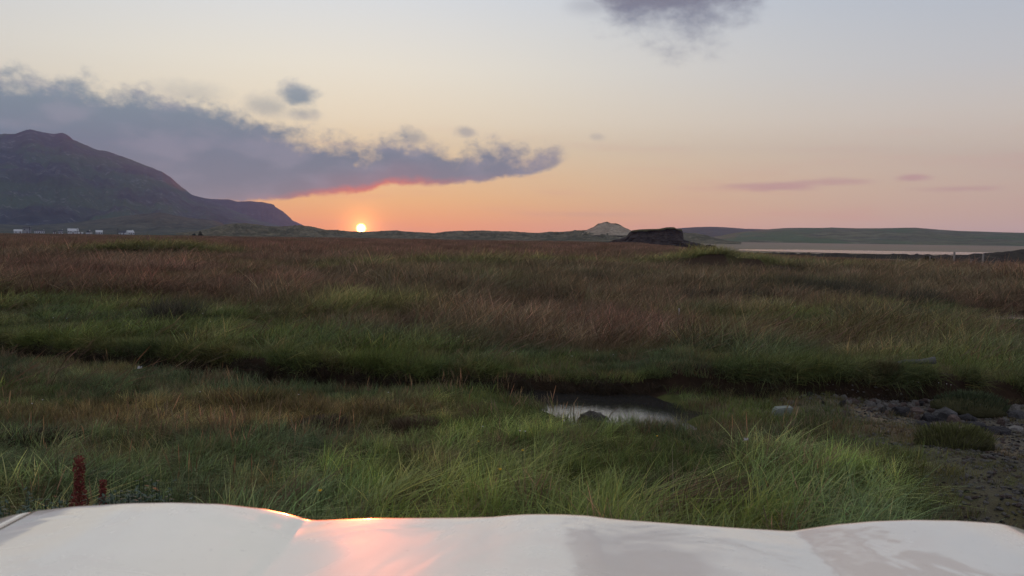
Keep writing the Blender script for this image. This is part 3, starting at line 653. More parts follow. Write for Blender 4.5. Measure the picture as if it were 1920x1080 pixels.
S_FAR = source([tuft('t', 70, .55, .42, .022, 0.5, .5, M_DRY, seed=70 + i, segs=2) for i in range(5)], 'sedge')
S_REED = source([tuft('t', 90, .9, .62, .032, 0.35, .3, M_DRY, seed=80 + i, segs=2, spread=.25) for i in range(5)], 'reed')
S_STALK = source([tuft('t', 7, .16, .42, .0035, 0.15, .35, M_DRY, seed=90 + i, segs=5, head=.36, headw=3.2, spread=.16) for i in range(6)], 'stalk')
S_PLUME = source([tuft('t', 9, .25, .5, .006, 0.9, .5, M_DRY, seed=110 + i, segs=5, head=.4, headw=2.2, spread=.2) for i in range(4)], 'plume')

def scatter(name, x, y, z, src, nidx, rot, scl, col, label, cat, link=True):
    n = len(x); me = bpy.data.meshes.new(name + '_points'); me.vertices.add(n)
    me.vertices.foreach_set('co', np.stack([x, y, z], -1).astype(np.float32).ravel())
    def at_(nm, ty, arr, key):
        a = me.attributes.new(nm, ty, 'POINT'); a.data.foreach_set(key, np.ascontiguousarray(arr, dtype=np.int32 if ty == 'INT' else np.float32).ravel())
    at_('rot', 'FLOAT_VECTOR', rot, 'vector'); at_('scl', 'FLOAT_VECTOR', scl, 'vector'); at_('idx', 'INT', nidx, 'value')
    at_('tint', 'FLOAT_COLOR', np.concatenate([col, np.ones((n, 1))], 1), 'color')
    o = bpy.data.objects.new(name, me); C.objects.link(o)
    ng = bpy.data.node_groups.new(name + '_scatter', 'GeometryNodeTree')
    ng.interface.new_socket('Geometry', in_out='INPUT', socket_type='NodeSocketGeometry'); ng.interface.new_socket('Geometry', in_out='OUTPUT', socket_type='NodeSocketGeometry')
    N = ng.nodes; Lk = ng.links
    gi = N.new('NodeGroupInput'); go = N.new('NodeGroupOutput'); ci = N.new('GeometryNodeCollectionInfo'); ip = N.new('GeometryNodeInstanceOnPoints')
    ci.inputs['Collection'].default_value = src; ci.inputs['Separate Children'].default_value = True; ci.inputs['Reset Children'].default_value = True
    def na(nm, ty):
        q = N.new('GeometryNodeInputNamedAttribute'); q.data_type = ty; q.inputs['Name'].default_value = nm
        return [s for s in q.outputs if s.enabled and s.name == 'Attribute'][0]
    Lk.new(gi.outputs[0], ip.inputs['Points']); Lk.new(ci.outputs[0], ip.inputs['Instance'])
    ip.inputs['Pick Instance'].default_value = True
    Lk.new(na('idx', 'INT'), ip.inputs['Instance Index'])
    er = N.new('FunctionNodeEulerToRotation'); Lk.new(na('rot', 'FLOAT_VECTOR'), er.inputs[0]); Lk.new(er.outputs[0], ip.inputs['Rotation'])
    Lk.new(na('scl', 'FLOAT_VECTOR'), ip.inputs['Scale']); Lk.new(ip.outputs[0], go.inputs[0])
    md = o.modifiers.new('scatter', 'NODES'); md.node_group = ng
    return tag(o, label, cat, None, 'stuff')
def polar(n, d0, d1, a0=-40, a1=40, p=1.0):
    """p=1 uniform in area, p=0 uniform in distance"""
    u = nr.rand(n); k = p + 1
    d = (d0 ** k + u * (d1 ** k - d0 ** k)) ** (1 / k); a = np.radians(a0 + nr.rand(n) * (a1 - a0))
    return d * np.sin(a), d * np.cos(a)
def swirl(x, y, amp=1.1): return amp * fbm(x * 0.55, y * 0.55, 3, 70) * 2 + 0.35 * nr.randn(*x.shape)
def in_creek(x, y, m0=0.0): return (y < Fy(x) - m0) & (y > Ny(x) + 0.18) & (x < 60)
def dry_zone(x, y): return in_creek(x, y) & (gh(x, y) > -0.17) & (x > 2)
CARX, CARY = 1.05, 2.0

# near grass
x, y = polar(7200, 2.2, 13.5, -44, 44, 1.0)
st_ = stony(x, y)
keep = (~in_creek(x, y) | ((y - Ny(x) < .75) & (nr.rand(len(x)) < .5) & (x > -.8))) & (nr.rand(len(x)) > np.clip(st_ * 1.6, 0, .97)) & ~((np.abs(x) < CARX) & (y < CARY)) & (y < Fy(x) + .1)
x, y = x[keep], y[keep]
thin = sm(2.6, 4.2, x + .2 * (y - 6)); n = len(x)
big = fbm(x * 0.9, y * 0.9, 3, 77)
s = (0.60 + 0.45 * nr.rand(n)) * (1.0 + 0.9 * big) * (1 - 0.62 * sm(2.0, 2.9, x)) * np.where(y > Ny(x) - .8, .8, 1)
s = np.clip(s, .2, 1.2) * (1 - 0.5 * sm(5.0, 8.0, y)) * (1 - .45 * sm(-1.0, 0.2, y - Ny(x)))
col = tint(x, y)
lush = sm(7.5, 5.0, y) * 0 + (1 - sm(4.5, 7.5, y)); lb = (sm(0.0, 0.4, fbm(x * 0.6, y * 0.6, 3, 81)) * lush)
col = mixa(lb * 0.8, col, np.array([0.100, 0.126, 0.028])) * (1.5 + 0.5 * lush)[:, None]
col = mixa(thin * 0.55, col, OLIVE * 0.9)
zz = gh(x, y) - 0.01
dead = nr.rand(n) < .10; col[dead] = TAN * .8 * (.5 + .7 * nr.rand(int(dead.sum()), 1)); col = col * (.85 + .5 * sm(-.3, .4, big))[:, None]
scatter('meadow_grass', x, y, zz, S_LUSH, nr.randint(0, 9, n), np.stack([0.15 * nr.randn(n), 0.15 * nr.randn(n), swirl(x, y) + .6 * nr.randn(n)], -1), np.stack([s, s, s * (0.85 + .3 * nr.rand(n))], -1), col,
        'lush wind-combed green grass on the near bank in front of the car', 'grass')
# short turf filling gaps, stony flat included
x, y = polar(5200, 2.2, 14, -44, 44, 1.0)
k = (~in_creek(x, y) | dry_zone(x, y)) & ~((np.abs(x) < CARX) & (y < CARY)) & (nr.rand(len(x)) > stony(x, y) * (0.40 + .55 * (fbm(x * 1.3, y * 1.9, 3, 91) < -0.02)))
x, y = x[k], y[k]; n = len(x); s = 0.6 + 0.8 * nr.rand(n); s *= 1 - 0.45 * stony(x, y)
scatter('short_turf', x, y, gh(x, y) - .01, S_SHORT, nr.randint(0, 4, n), np.stack([0 * x, 0 * x, nr.rand(n) * 6.3], -1), np.stack([s, s, s], -1), mixa(np.where(nr.rand(n) < .25, .8, 0), mixa(stony(x, y) * .6, tint(x, y), OLIVE * 1.6), TAN * .65),
        'short olive turf between the taller grass and stones', 'grass')
# overhanging fringe along the far bank, leaning down over the edge
x = nr.rand(2400) * 30 - 16; x = x[fbm(x * 1.4, x * 0, 3, 5) > -.25]; y = Fy(x) + 0.02 + 0.22 * nr.rand(len(x)) ** 1.5; n = len(x); fr_ = nr.rand(n)
s = (0.5 + 0.6 * nr.rand(n)) * (1 - .55 * sm(-.5, .3, x) * (1 - sm(2.2, 3, x))); tx = np.where(y - Fy(x) < .12, 0.5 + 0.9 * fr_, 0.2 * nr.randn(n))
c = tint(x, y); c = mixa(0.4 * sm(.5, 3, x), c, DKGREEN * 2.0)
scatter('bank_fringe_grass', x, y, gh(x, y + .1) - .03, S_MID, nr.randint(0, 8, n), np.stack([tx, 0.3 * nr.randn(n), 0.5 * nr.randn(n) - .2], -1), np.stack([s * .8, s * .8, s], -1), c,
        'ragged grass hanging over the dark creek bank', 'grass')
# hanging roots and sods on the bank face
x = nr.rand(900) * 24 - 12; n = len(x); y = Fy(x) - 0.05 - 0.06 * nr.rand(n); s = .35 + .45 * nr.rand(n)
scatter('bank_roots', x, y, -0.05 - 0.25 * nr.rand(n), S_MID, nr.randint(4, 8, n), np.stack([1.9 + .6 * nr.rand(n), 0.4 * nr.randn(n), .6 * nr.randn(n)], -1), np.stack([s, s, s], -1), np.tile([0.055, 0.045, 0.03], (n, 1)) * (0.5 + nr.rand(n))[:, None],
        'dead roots and sods hanging down the dark creek bank', 'roots')
# marsh beyond the creek
x, y = polar(26000, 9, 64, -42, 42, 0.15)
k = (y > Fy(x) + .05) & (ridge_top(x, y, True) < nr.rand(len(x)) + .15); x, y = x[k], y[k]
for (cx, cy), rx, ry, dp in POOLS:
    k = (((x - cx) / rx) ** 2 + ((y - cy) / ry) ** 2 > 1.1) & ~((np.abs(x - cx) < rx * 1.05) & (y < cy) & (y > cy - 5 - ry) & (nr.rand(len(x)) < .8)); x, y = x[k], y[k]
n = len(x); D = np.hypot(x, y); r_ = rustness(x, y)
tall = sm(0.1, .5, fbm(x * .22, y * .3, 3, 95)); cl_ = sm(-.45, .55, fbm(x * 1.0, y * 1.0, 3, 96)); s = (0.65 + .5 * nr.rand(n)) * (1 + .5 * tall) * (.5 + .95 * cl_) * (1 - .6 * (1 - sm(.1, 1.0, y - Fy(x)))) * (1 - .45 * sm(-.5, .2, x) * (1 - sm(2.3, 3, x)) * (1 - sm(1, 2.5, y - Fy(x)))) * (1 - .75 * ((np.abs(x - POOLS[0][0][0]) < 2.4) & (y < POOLS[0][0][1]) & (y > POOLS[0][0][1] - 6))) * (1 + .012 * D) * (1 - .3 * green_patch(x, y)); wv = s * (1 + 0.02 * D)
idx = np.where(nr.rand(n) < 0.15 + .8 * r_, 4 + nr.randint(0, 4, n), nr.randint(0, 4, n))
scatter('marsh_sedge', x, y, gh(x, y) - .02, S_MID, idx, np.stack([0 * x, 0 * x, swirl(x, y, .5) + .5 * nr.randn(n)], -1), np.stack([wv, wv, s], -1), tint(x, y) * (.62 + .75 * cl_)[:, None],
        'rust brown and green sedge covering the flat marsh beyond the creek', 'sedge')
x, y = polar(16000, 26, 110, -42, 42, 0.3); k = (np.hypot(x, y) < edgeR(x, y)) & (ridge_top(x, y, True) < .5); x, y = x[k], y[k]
n = len(x); s = (0.6 + .6 * nr.rand(n)) * (1 - .45 * green_patch(x, y)) * (1 - .5 * ridge_top(x, y)) * np.interp(np.degrees(np.arctan2(x, y)), [-40, 12, 18, 40], [1, 1, .55, .4]); 
scatter('distant_sedge', x, y, gh(x, y) - .03, S_FAR, nr.randint(0, 5, n), np.stack([0 * x, 0 * x, swirl(x, y, .5)], -1), np.stack([s, s, s], -1), tint(x, y),
        'dense brown sedge across the middle of the marsh', 'sedge')
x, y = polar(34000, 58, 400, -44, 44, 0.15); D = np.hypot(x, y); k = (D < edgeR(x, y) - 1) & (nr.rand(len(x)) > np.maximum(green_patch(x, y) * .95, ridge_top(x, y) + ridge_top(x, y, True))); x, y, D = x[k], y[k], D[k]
n = len(x); s = (0.75 + .5 * nr.rand(n)) * (0.9 + .2 * fbm(x * .05, y * .05, 2, 5)) * np.interp(np.degrees(np.arctan2(x, y)), [-40, 8, 12, 20, 40], [1.15, 1.0, .6, .35, .3])
wv = np.maximum(s, .6) * (1 + .003 * D)
scatter('reed_bed', x, y, gh(x, y) - .05, S_REED, nr.randint(0, 5, n), np.stack([0 * x, 0 * x, .4 * nr.randn(n)], -1), np.stack([wv, wv, s], -1), tint(x, y),
        'reddish brown reed bed stretching to the far edge of the marsh', 'reeds')
X_, Y_ = [], []
for px, py, rx, ry_, n_ in [(1500, 545, .7, .4, 34), (1560, 552, .8, .3, 44), (1605, 556, .4, .3, 30), (1660, 566, .9, .4, 22), (1715, 574, .5, .3, 34), (1800, 540, 3, 1.5, 22), (1480, 545, .8, .4, 30), (870, 500, 3, 1.5, 90), (1340, 560, .8, .4, 25), (1640, 602, .5, .25, 30),
                            (300, 605, .35, .2, 30), (470, 555, .8, .4, 25), (1160, 535, 1.2, .5, 30)]:
    cx, cy = at(px, py, 0); X_ += list(cx + rx * nr.randn(n_)); Y_ += list(cy + ry_ * nr.randn(n_))
x, y = np.array(X_), np.array(Y_); n = len(x); D = np.hypot(x, y); s = (.7 + .6 * nr.rand(n)) * (1.3 + .015 * D); wv = s * .9
scatter('rush_clumps', x, y, gh(x, y) - .02, S_MID, nr.randint(4, 8, n), np.stack([0 * x, 0 * x, .5 * nr.randn(n)], -1), np.stack([wv, wv, s], -1), np.array([.075, .072, .050]) * (.7 + 1.1 * nr.rand(n, 1)),
        'dark grey-green rush clumps standing above the sedge', 'rushes')
# pale seed stalks and bent plumes
def cluster(cs, extra, lo=3, hi=30):
    X_, Y_ = [], []
    for px, py, rx, n_ in cs:
        cx, cy = at(px, py, 0); X_ += list(cx + rx * nr.randn(n_)); Y_ += list(cy + .35 * rx * nr.randn(n_))
    ex, ey = extra; return np.array(X_ + list(ex)), np.array(Y_ + list(ey))
x, y = cluster([(400, 835, .4, 22), (250, 850, .4, 10), (300, 840, .4, 8), (830, 755, .7, 12), (60, 800, .4, 6), (620, 840, .4, 8), (880, 800, .5, 6), (1030, 790, .4, 4), (200, 680, .9, 10)], polar(90, 4.5, 18, -38, 38, .4))
k = ~in_creek(x, y) & (stony(x, y) < .3) & (y > 4); x, y = x[k], y[k]; n = len(x); s = .42 + .32 * nr.rand(n)
scatter('seed_stalks', x, y, gh(x, y), S_STALK, nr.randint(0, 6, n), np.stack([.1 * nr.randn(n), .1 * nr.randn(n), nr.rand(n) * 6.3], -1), np.stack([s, s, s], -1), TAN * (0.45 + .6 * nr.rand(n, 1)),
        'dry tan seed stalks poking out of the grass', 'grass stalks')
x, y = cluster([(1630, 585, 1.5, 60), (1500, 640, 1.4, 60), (1350, 650, 1.5, 50), (1700, 640, 1.2, 50), (110, 740, .5, 12), (900, 640, 2, 30)], polar(1500, 10, 45, -38, 38, .5))
k = (y > Fy(x) + .3) | (y < Ny(x) - .3); x, y = x[k], y[k]; n = len(x); s = .5 + .5 * nr.rand(n)
scatter('sedge_plumes', x, y, gh(x, y), S_PLUME, nr.randint(0, 4, n), np.stack([0 * x, 0 * x, .5 * nr.randn(n)], -1), np.stack([s * 1.2, s * 1.2, s], -1), mixa(nr.rand(n), TAN * .55, np.array([.16, .105, .07])),
        'pale feathery sedge heads leaning in the wind', 'sedge')

# ---------------------------------------------------------------- stones of the flat
M_STONE = rock_mat('shore_stone', (0.17, 0.165, 0.155), (0.30, 0.29, 0.27), 6.0)
M_STONE2 = rock_mat('dark_stone', (0.022, 0.022, 0.025), (0.05, 0.05, 0.055), 6.0)
M_STONE3 = rock_mat('pinkish_stone', (0.12, 0.09, 0.08), (0.17, 0.13, 0.115), 6.0); M_STONE4 = rock_mat('grey_boulder', (0.06, 0.06, 0.062), (0.11, 0.11, 0.115), 9.0)
def pebble(seed, m):
    r = np.random.RandomState(seed); bm = bmesh.new(); bmesh.ops.create_icosphere(bm, subdivisions=1, radius=1)
    for v in bm.verts: v.co = Vector((v.co.x * (1 + .3 * r.randn() * .5), v.co.y * (.8 + .15 * r.randn()), v.co.z * .5))
    me = bpy.data.meshes.new('p'); bm.to_mesh(me); bm.free(); me.materials.append(m); return bpy.data.objects.new('p', me)
S_PEB = source([pebble(i, (M_STONE, M_STONE2, M_STONE, M_STONE3, M_STONE, M_STONE, M_STONE3, M_STONE)[i % 8]) for i in range(8)], 'pebble')
x, y = polar(22000, 3.6, 10.5, 14, 46, 1.0); q = np.maximum(stony(x, y), (fbm(x * 1.2, y * 1.2, 2, 3) > .1) * sm(1.8, 2.4, x) * sm(.2, .5, y - Ny(x)) * (y < Fy(x) - .15)); k = nr.rand(len(x)) < q * 1.0; x, y = x[k], y[k]; n = len(x)
s = .006 + .022 * nr.rand(n) ** 3
scatter('gravel', x, y, gh(x, y) + s * .2, S_PEB, nr.randint(0, 8, n), np.stack([.3 * nr.randn(n), .3 * nr.randn(n), nr.rand(n) * 6.3], -1), np.stack([s, s, s], -1), np.ones((n, 3)), 'loose grey gravel on the bare shore at the right', 'gravel')
x = 4.7 + .75 * nr.randn(420); y = Fy(x) - .28 - .42 * np.abs(nr.randn(420)); n = len(x); s = .014 + .055 * nr.rand(n) ** 3
scatter('bank_rubble', x, y, gh(x, y) + s * .15, S_PEB, nr.randint(0, 8, n), np.stack([.6 * nr.randn(n), .6 * nr.randn(n), nr.rand(n) * 6.3], -1), np.stack([s, s, s * 1.4], -1), np.ones((n, 3)), 'broken rubble lying along the foot of the bank at the right', 'rubble')
def place(px, py, z=0.0, it=4):
    for _ in range(it):
        X_, Y_ = at(px, py, z); z = float(gh(X_, Y_))
    return X_, Y_, z
rocks = [(1690, 772, .30, .16, M_STONE2, 'dark rock at the left end of the rock pile under the bank'), (1721, 770, .17, .13, M_STONE3, 'pinkish pointed stone in the rock pile under the bank'),
         (1745, 783, .20, .14, M_STONE2, 'dark stone between the pinkish stone and the large grey one'), (1771, 780, .28, .20, M_STONE4, 'largest grey rock in the pile under the bank'),
         (1788, 786, .14, .15, M_STONE3, 'upright pale pinkish stone at the right of the grey rock'), (1815, 782, .26, .12, M_STONE2, 'long dark stone behind the grassy tussock'),
         (1852, 793, .18, .05, M_WHITE, 'flat whitish stone right of the rock pile'), (1868, 805, .3, .12, M_STONE2, 'broad dark rock half buried in the shingle'),
         (1830, 800, .26, .15, M_STONE2, 'dark rock just right of the grassy tussock'), (1905, 776, .22, .14, M_STONE4, 'grey rock at the far right under the bank'),
         (1600, 795, .12, .06, M_STONE, 'small grey stone on the mud strip'), (1905, 800, .2, .09, M_STONE, 'low grey stone at the right edge of the shingle'), (1730, 795, .22, .13, M_STONE2, 'black stone in front of the pile')]
for i, (px, py, w_, h_, m_, lab) in enumerate(rocks):
    X_, Y_, z_ = place(px, py + 6); o = lump_mesh('rock', w_ * .85, w_ * .7, h_ * .95, m_, 200 + i, 10, .75, .3, None, (X_, Y_, z_ - .04), rnd.random() * 3); tag(o, lab, 'rock', 'rocks under the creek bank at the right')
X_, Y_, z_ = place(1463, 778); M_SLAB = plain('pale_slab', (0.22, 0.25, 0.22), .8, .2, .2, 20)
bm = bmesh.new(); bm_box(bm, -.09, .09, -.07, .07, -.03, .085); bmesh.ops.bevel(bm, geom=bm.edges[:], offset=.012, segments=2, affect='EDGES')
for v in bm.verts: v.co.x += .03 * v.co.z / .08; v.co.z += .10 * v.co.x
o = from_bm('stone_block', bm, M_SLAB, None, False, (X_, Y_, z_)); tag(o, 'pale squared stone block at the foot of the dark bank', 'stone')
# mound in the creek
X_, Y_ = at(1112, 788, -.178); o = lump_mesh('mud_mound', .30, .24, .15, plain('wet_mud', (0.03, 0.026, 0.02), .6, .4, .4, 12, .5), 260, 26, .9, .35, None, (X_, Y_, -.21), .3, True); tag(o, 'dark mud mound rising out of the bright creek water', 'mound')
# driftwood
X_, Y_, z_ = place(1715, 698); M_DRIFT = plain('grey_driftwood', (0.13, 0.135, 0.13), .85, .15, .35, 14, .4)
bm = bmesh.new(); bm_tube(bm, [(-.26, 0, .02), (-.12, .02, .045), (.05, 0, .05), (.17, .01, .06), (.24, 0, .07)], [.018, .026, .03, .04, .05], 8); o = from_bm('driftwood_log', bm, M_DRIFT, None, True, (X_, Y_, z_ + .08)); tag(o, 'grey driftwood log lying on the grass above the bank', 'log')
# sticks in the water
M_STICK = plain('dead_stick', (0.16, 0.13, 0.085), .9, .1, .3, 30)
for px, py, hh, bend, lab in [(1075, 795, .24, .0, 'straight dead stalk standing left of the mud mound'), (1105, 808, .27, .01, 'straight dead stalk in front of the mud mound'), (1143, 806, .24, .07, 'crooked dark twig standing in the bright water')]:
    X_, Y_ = at(px, py, -.3); bm = bmesh.new(); bm_tube(bm, [(0, 0, -.12), (-bend * .4, 0, hh * .35), (bend * .1, 0, hh * .7), (bend, 0, hh)], [.006, .005, .005, .003], 5)
    tag(from_bm('dead_stalk', bm, M_STICK, None, True, (X_, Y_, -.3)), lab, 'stalk')
# grassy tussocks
def tussock(px, py, w_, h_, col_, lab, n_=70, seed=0):
    X_, Y_, z_ = place(px, py); e = empty('tussock', (X_, Y_, z_), 0, lab, 'tussock')
    r = np.random.RandomState(seed)
    lump_mesh('sod', w_, w_ * .7, h_ * 1.1, M_SOD, 300 + seed, 26, .95, .2, e, (0, 0, -.02), 0, True)
    V = []; Fc = []; Cc = []
    for i in range(n_ * 14):
        a = r.rand() * 6.283; q_ = math.sqrt(r.rand()) * .5; bx, by = q_ * w_ * math.cos(a), q_ * w_ * .7 * math.sin(a); bz = h_ * .85 * math.sqrt(max(0, 1 - 3.6 * q_ * q_))
        L_ = .05 + .09 * r.rand(); ox_, oy_ = math.cos(a) * L_ * .7 + .02 * r.randn(), math.sin(a) * L_ * .7 + .02 * r.randn(); fa = r.rand() * 3.14; ux, uy = .0025 * math.cos(fa), .0025 * math.sin(fa)
        k0 = len(V); f_ = (0.6 + .8 * r.rand()); cc = np.array(col_) * f_
        V += [(bx - ux, by - uy, bz - .02), (bx + ux, by + uy, bz - .02), (bx + ox_ * .5 + ux, by + oy_ * .5 + uy, bz + L_ * .55), (bx + ox_ * .5 - ux, by + oy_ * .5 - uy, bz + L_ * .55), (bx + ox_, by + oy_, bz + L_ * .25)]
        Fc += [(k0, k0 + 1, k0 + 2, k0 + 3), (k0 + 3, k0 + 2, k0 + 4, k0 + 4)]; Cc += [cc] * 5
    Fq = [f for f in Fc if f[2] != f[3]]; 
    o = mesh_np('blades', V, Fq, M_TUSS, True, True, e); o['kind'] = 'stuff'
    ca_ = o.data.color_attributes.new('blade', 'FLOAT_COLOR', 'POINT'); cc = np.array(Cc); ca_.data.foreach_set('color', np.concatenate([cc, np.ones((len(cc), 1))], 1).astype(np.float32).ravel())
M_SOD = plain('grassy_sod', (0.06, 0.06, 0.03), .95, .05, .4, 15, .5)
M_TUSS, q_, p_ = mat('tussock_blades', .7, .15); q_.l.new(q_.new('ShaderNodeAttribute', attribute_name='blade').outputs['Color'], p_.inputs['Base Color'])
tussock(1790, 842, .58, .17, (.12, .13, .05), 'rounded green tussock standing alone on the stony flat', 90, 1)
tussock(1820, 775, .75, .22, (.06, .08, .04), 'dark rounded clump overhanging the rocks at the far right', 90, 2)
tussock(612, 790, .42, .07, (.10, .075, .055), 'dark brown dead clump on the left near bank', 60, 3)
tussock(778, 796, .42, .06, (.13, .095, .06), 'low brown dead clump left of the creek pool', 60, 4)
tussock(1660, 708, .34, .12, (.14, .12, .06), 'small dark clump left of the driftwood', 50, 5)
tussock(45, 838, .7, .08, (.07, .06, .04), 'dark hollow clump at the left edge of the near bank', 70, 6)

# ---------------------------------------------------------------- plants close to the car
M_DOCK = plain('dock_seed', (0.20, 0.055, 0.045), .8, .15, .55, 60)
M_STEM = plain('dock_stem', (0.11, 0.05, 0.03), .7, .2, .2, 20)
M_LEAF = plain('silvery_leaf', (0.055, 0.09, 0.06), .6, .25, .3, 30)
def dock(px, ptop, D, wd, lean, lab, seed):
    r = np.random.RandomState(seed); X0, Y0, Z0 = ray(px, ptop); t = D / Y0; X_, Y_ = X0 * t, D; zt = CAM_H + Z0 * t; z0 = float(gh(X_, Y_)); h = zt - z0
    e = empty('dock_plant', (X_ - lean, Y_, z0), 0, lab, 'plant', 'red dock plants beside the car')
    bm = bmesh.new(); pts = [(lean * k / 6 , 0, h * .97 * k / 6) for k in range(7)]; bm_tube(bm, pts, [.006, .006, .005, .005, .004, .003, .002], 6); from_bm('stem', bm, M_STEM, e, True)
    V = []; Fc = []
    for i in range(3600):
        t_ = r.rand() ** .8; u = t_ * .62; zz_ = h * (1 - u); env_ = wd * (.42 + .5 * math.sin(math.pi * min(1, t_ * 1.05))) * (.85 + .22 * math.sin(t_ * 15 + seed))
        a = r.rand() * 6.283; q_ = env_ * math.sqrt(r.rand()); c_ = np.array([lean * zz_ / h + q_ * math.cos(a), q_ * math.sin(a), zz_ - .01 * r.rand()])
        n1 = r.randn(3); n1 /= np.linalg.norm(n1); n2 = np.cross(n1, r.randn(3)); n2 /= np.linalg.norm(n2); s_ = .0026 + .0026 * r.rand()
        k0 = len(V); V += [c_ + n1 * s_, c_ + n2 * s_, c_ - n1 * s_, c_ - n2 * s_]; Fc.append((k0, k0 + 1, k0 + 2, k0 + 3))
    o = mesh_np('seed_head', V, Fc, M_DOCK, False, True, e); o['kind'] = 'stuff'
    for k in range(4):
        a = k * 1.6 + seed; bm = bmesh.new(); L_ = .16; vs = []
        for j in range(6):
            t_ = j / 5; wv_ = .022 * math.sin(math.pi * min(.98, t_ * .9 + .08)); x_ = math.cos(a) * L_ * t_; y_ = math.sin(a) * L_ * t_; z_ = h * .12 + .05 * math.sin(t_ * 3); vs.append((bm.verts.new((x_ - math.sin(a) * wv_, y_ + math.cos(a) * wv_, z_)), bm.verts.new((x_ + math.sin(a) * wv_, y_ - math.cos(a) * wv_, z_))))
        for j in range(5): bm.faces.new([vs[j][0], vs[j][1], vs[j + 1][1], vs[j + 1][0]])
        from_bm('leaf', bm, M_STEM if k % 2 else M_LEAF, e, True)
dock(148, 853, 3.45, .044, .01, 'taller dark red dock seed spike standing beyond the left of the bonnet', 1)
dock(193, 897, 3.45, .032, .03, 'shorter dark red dock seed spike leaning right beside the taller one', 2)
def leafy(name, spots, lab):
    V = []; Fc = []; r = np.random.RandomState(5)
    for px, py, D, n_, sp, h_ in spots:
        X0, Y0, Z0 = ray(px, py); t = D / Y0; cx, cz = X0 * t, CAM_H + Z0 * t
        for i in range(n_):
            bx, by = cx + sp * r.randn(), D + .12 * r.randn(); z0 = float(gh(bx, by)); top = max(cz + h_ * (r.rand() - .8), z0 + .05); a0 = r.rand() * 6.28
            for k in range(7):
                a = a0 + k * .9; L_ = .02 + .018 * r.rand(); d = np.array([math.cos(a), math.sin(a), .3 * r.randn()]); s_ = np.array([-math.sin(a), math.cos(a), 0]) * .006; c_ = np.array([bx, by, top - k * .02])
                k0 = len(V); V += [c_, c_ + d * L_ * .5 + s_, c_ + d * L_, c_ + d * L_ * .5 - s_]; Fc.append((k0, k0 + 1, k0 + 2, k0 + 3))
            k0 = len(V); V += [(bx, by, z0), (bx + .004, by, z0), (bx + .003, by, top), (bx, by, top)]; Fc.append((k0, k0 + 1, k0 + 2, k0 + 3))
    o = mesh_np(name, V, Fc, M_LEAF, False); tag(o, lab, 'plants', None, 'stuff')
leafy('silverweed', [(20, 948, 3.3, 40, .10, .06), (60, 950, 3.2, 20, .06, .06), (225, 930, 3.4, 60, .09, .07), (265, 925, 3.4, 30, .06, .06), (205, 938, 3.3, 30, .05, .05)], 'grey-green leafy weeds along the left of the bonnet')
# small flowers
M_YEL = plain('yellow_petal', (0.75, 0.45, 0.02), .6, .2, .1); M_WHP = plain('white_petal', (0.7, 0.7, 0.68), .6, .2, .05); M_GST = plain('green_stem', (0.05, 0.09, 0.03), .7, .2, .2)
def flower(px, py, hgt, rad, m_, nm, lab, grp, cat='flower'):
    X0, Y0, Z0 = ray(px, py); X_, Y_ = at(px, py, hgt); z0 = float(gh(X_, Y_)); X_, Y_ = at(px, py, z0 + hgt)
    e = empty(nm, (X_, Y_, z0), rnd.random() * 3, lab, cat, grp)
    bm = bmesh.new(); bm_tube(bm, [(0, 0, 0), (.01, 0, hgt * .5), (0, 0, hgt)], .0018, 4); from_bm('stem', bm, M_GST, e)
    bm = bmesh.new()
    for k in range(7):
        a = k * 2 * math.pi / 7; c_, s_ = math.cos(a), math.sin(a); q0 = bm.verts.new((0, 0, hgt)); q1 = bm.verts.new((rad * (.6 * c_ - .3 * s_), rad * (.6 * s_ + .3 * c_), hgt + rad * .35)); q2 = bm.verts.new((rad * c_, rad * s_, hgt + rad * .5)); q3 = bm.verts.new((rad * (.6 * c_ + .3 * s_), rad * (.6 * s_ - .3 * c_), hgt + rad * .35)); bm.faces.new([q0, q1, q2, q3])
    bmesh.ops.create_icosphere(bm, subdivisions=1, radius=rad * .4, matrix=Matrix.Translation((0, 0, hgt + rad * .1))); from_bm('petals', bm, m_, e)
YG = 'small yellow flowers in the near grass'; WG = 'tiny white flower heads across the marsh'
for px, py, rr, lab in [(938, 881, .014, 'orange-yellow flower in front of the creek pool in the near grass'), (980, 845, .012, 'yellow flower left of the creek pool in the near grass'), (600, 921, .015, 'yellow flower just above the left dip of the bonnet'),
                    (1232, 818, .010, 'small yellow flower right below the creek pool'), (897, 828, .010, 'small yellow flower on the near bank left of the pool')]:
    flower(px, py, .24, rr, M_YEL, 'yellow_flower', lab, YG)
def wlab(px, py):
    if px > 1690 and py > 700: return 'tiny white flower head in the row beside the driftwood log'
    if py < 615: return 'tiny white flower head far out in the %s sedge' % ('rust brown' if px > 450 else 'green left')
    if py > 725: return 'tiny white flower head in the near bank grass %s' % ('left of the pool' if px > 650 else 'at the far left')
    return 'tiny white flower head above the dark creek bank %s' % ('on the right' if px > 1200 else 'in the middle' if px > 900 else 'on the left')
for px, py in [(1702, 717), (1712, 715), (1722, 717), (1735, 714), (1760, 718), (1775, 720), (1783, 722), (1600, 701), (395, 603), (100, 596), (380, 588), (963, 660), (1120, 657), (1073, 668), (1240, 655), (1150, 665), (728, 736), (905, 800),
               (975, 808), (985, 809), (125, 597), (860, 632), (1455, 600), (1310, 610), (1490, 575), (60, 757), (80, 750), (375, 735), (1138, 575), (1220, 590), (1000, 612), (1330, 628), (1700, 560), (560, 740), (640, 682), (590, 678)]:
    flower(px, py, .2, .009 + .0006 * max(0, 680 - py) * .1, M_WHP, 'white_flower', wlab(px, py), WG)
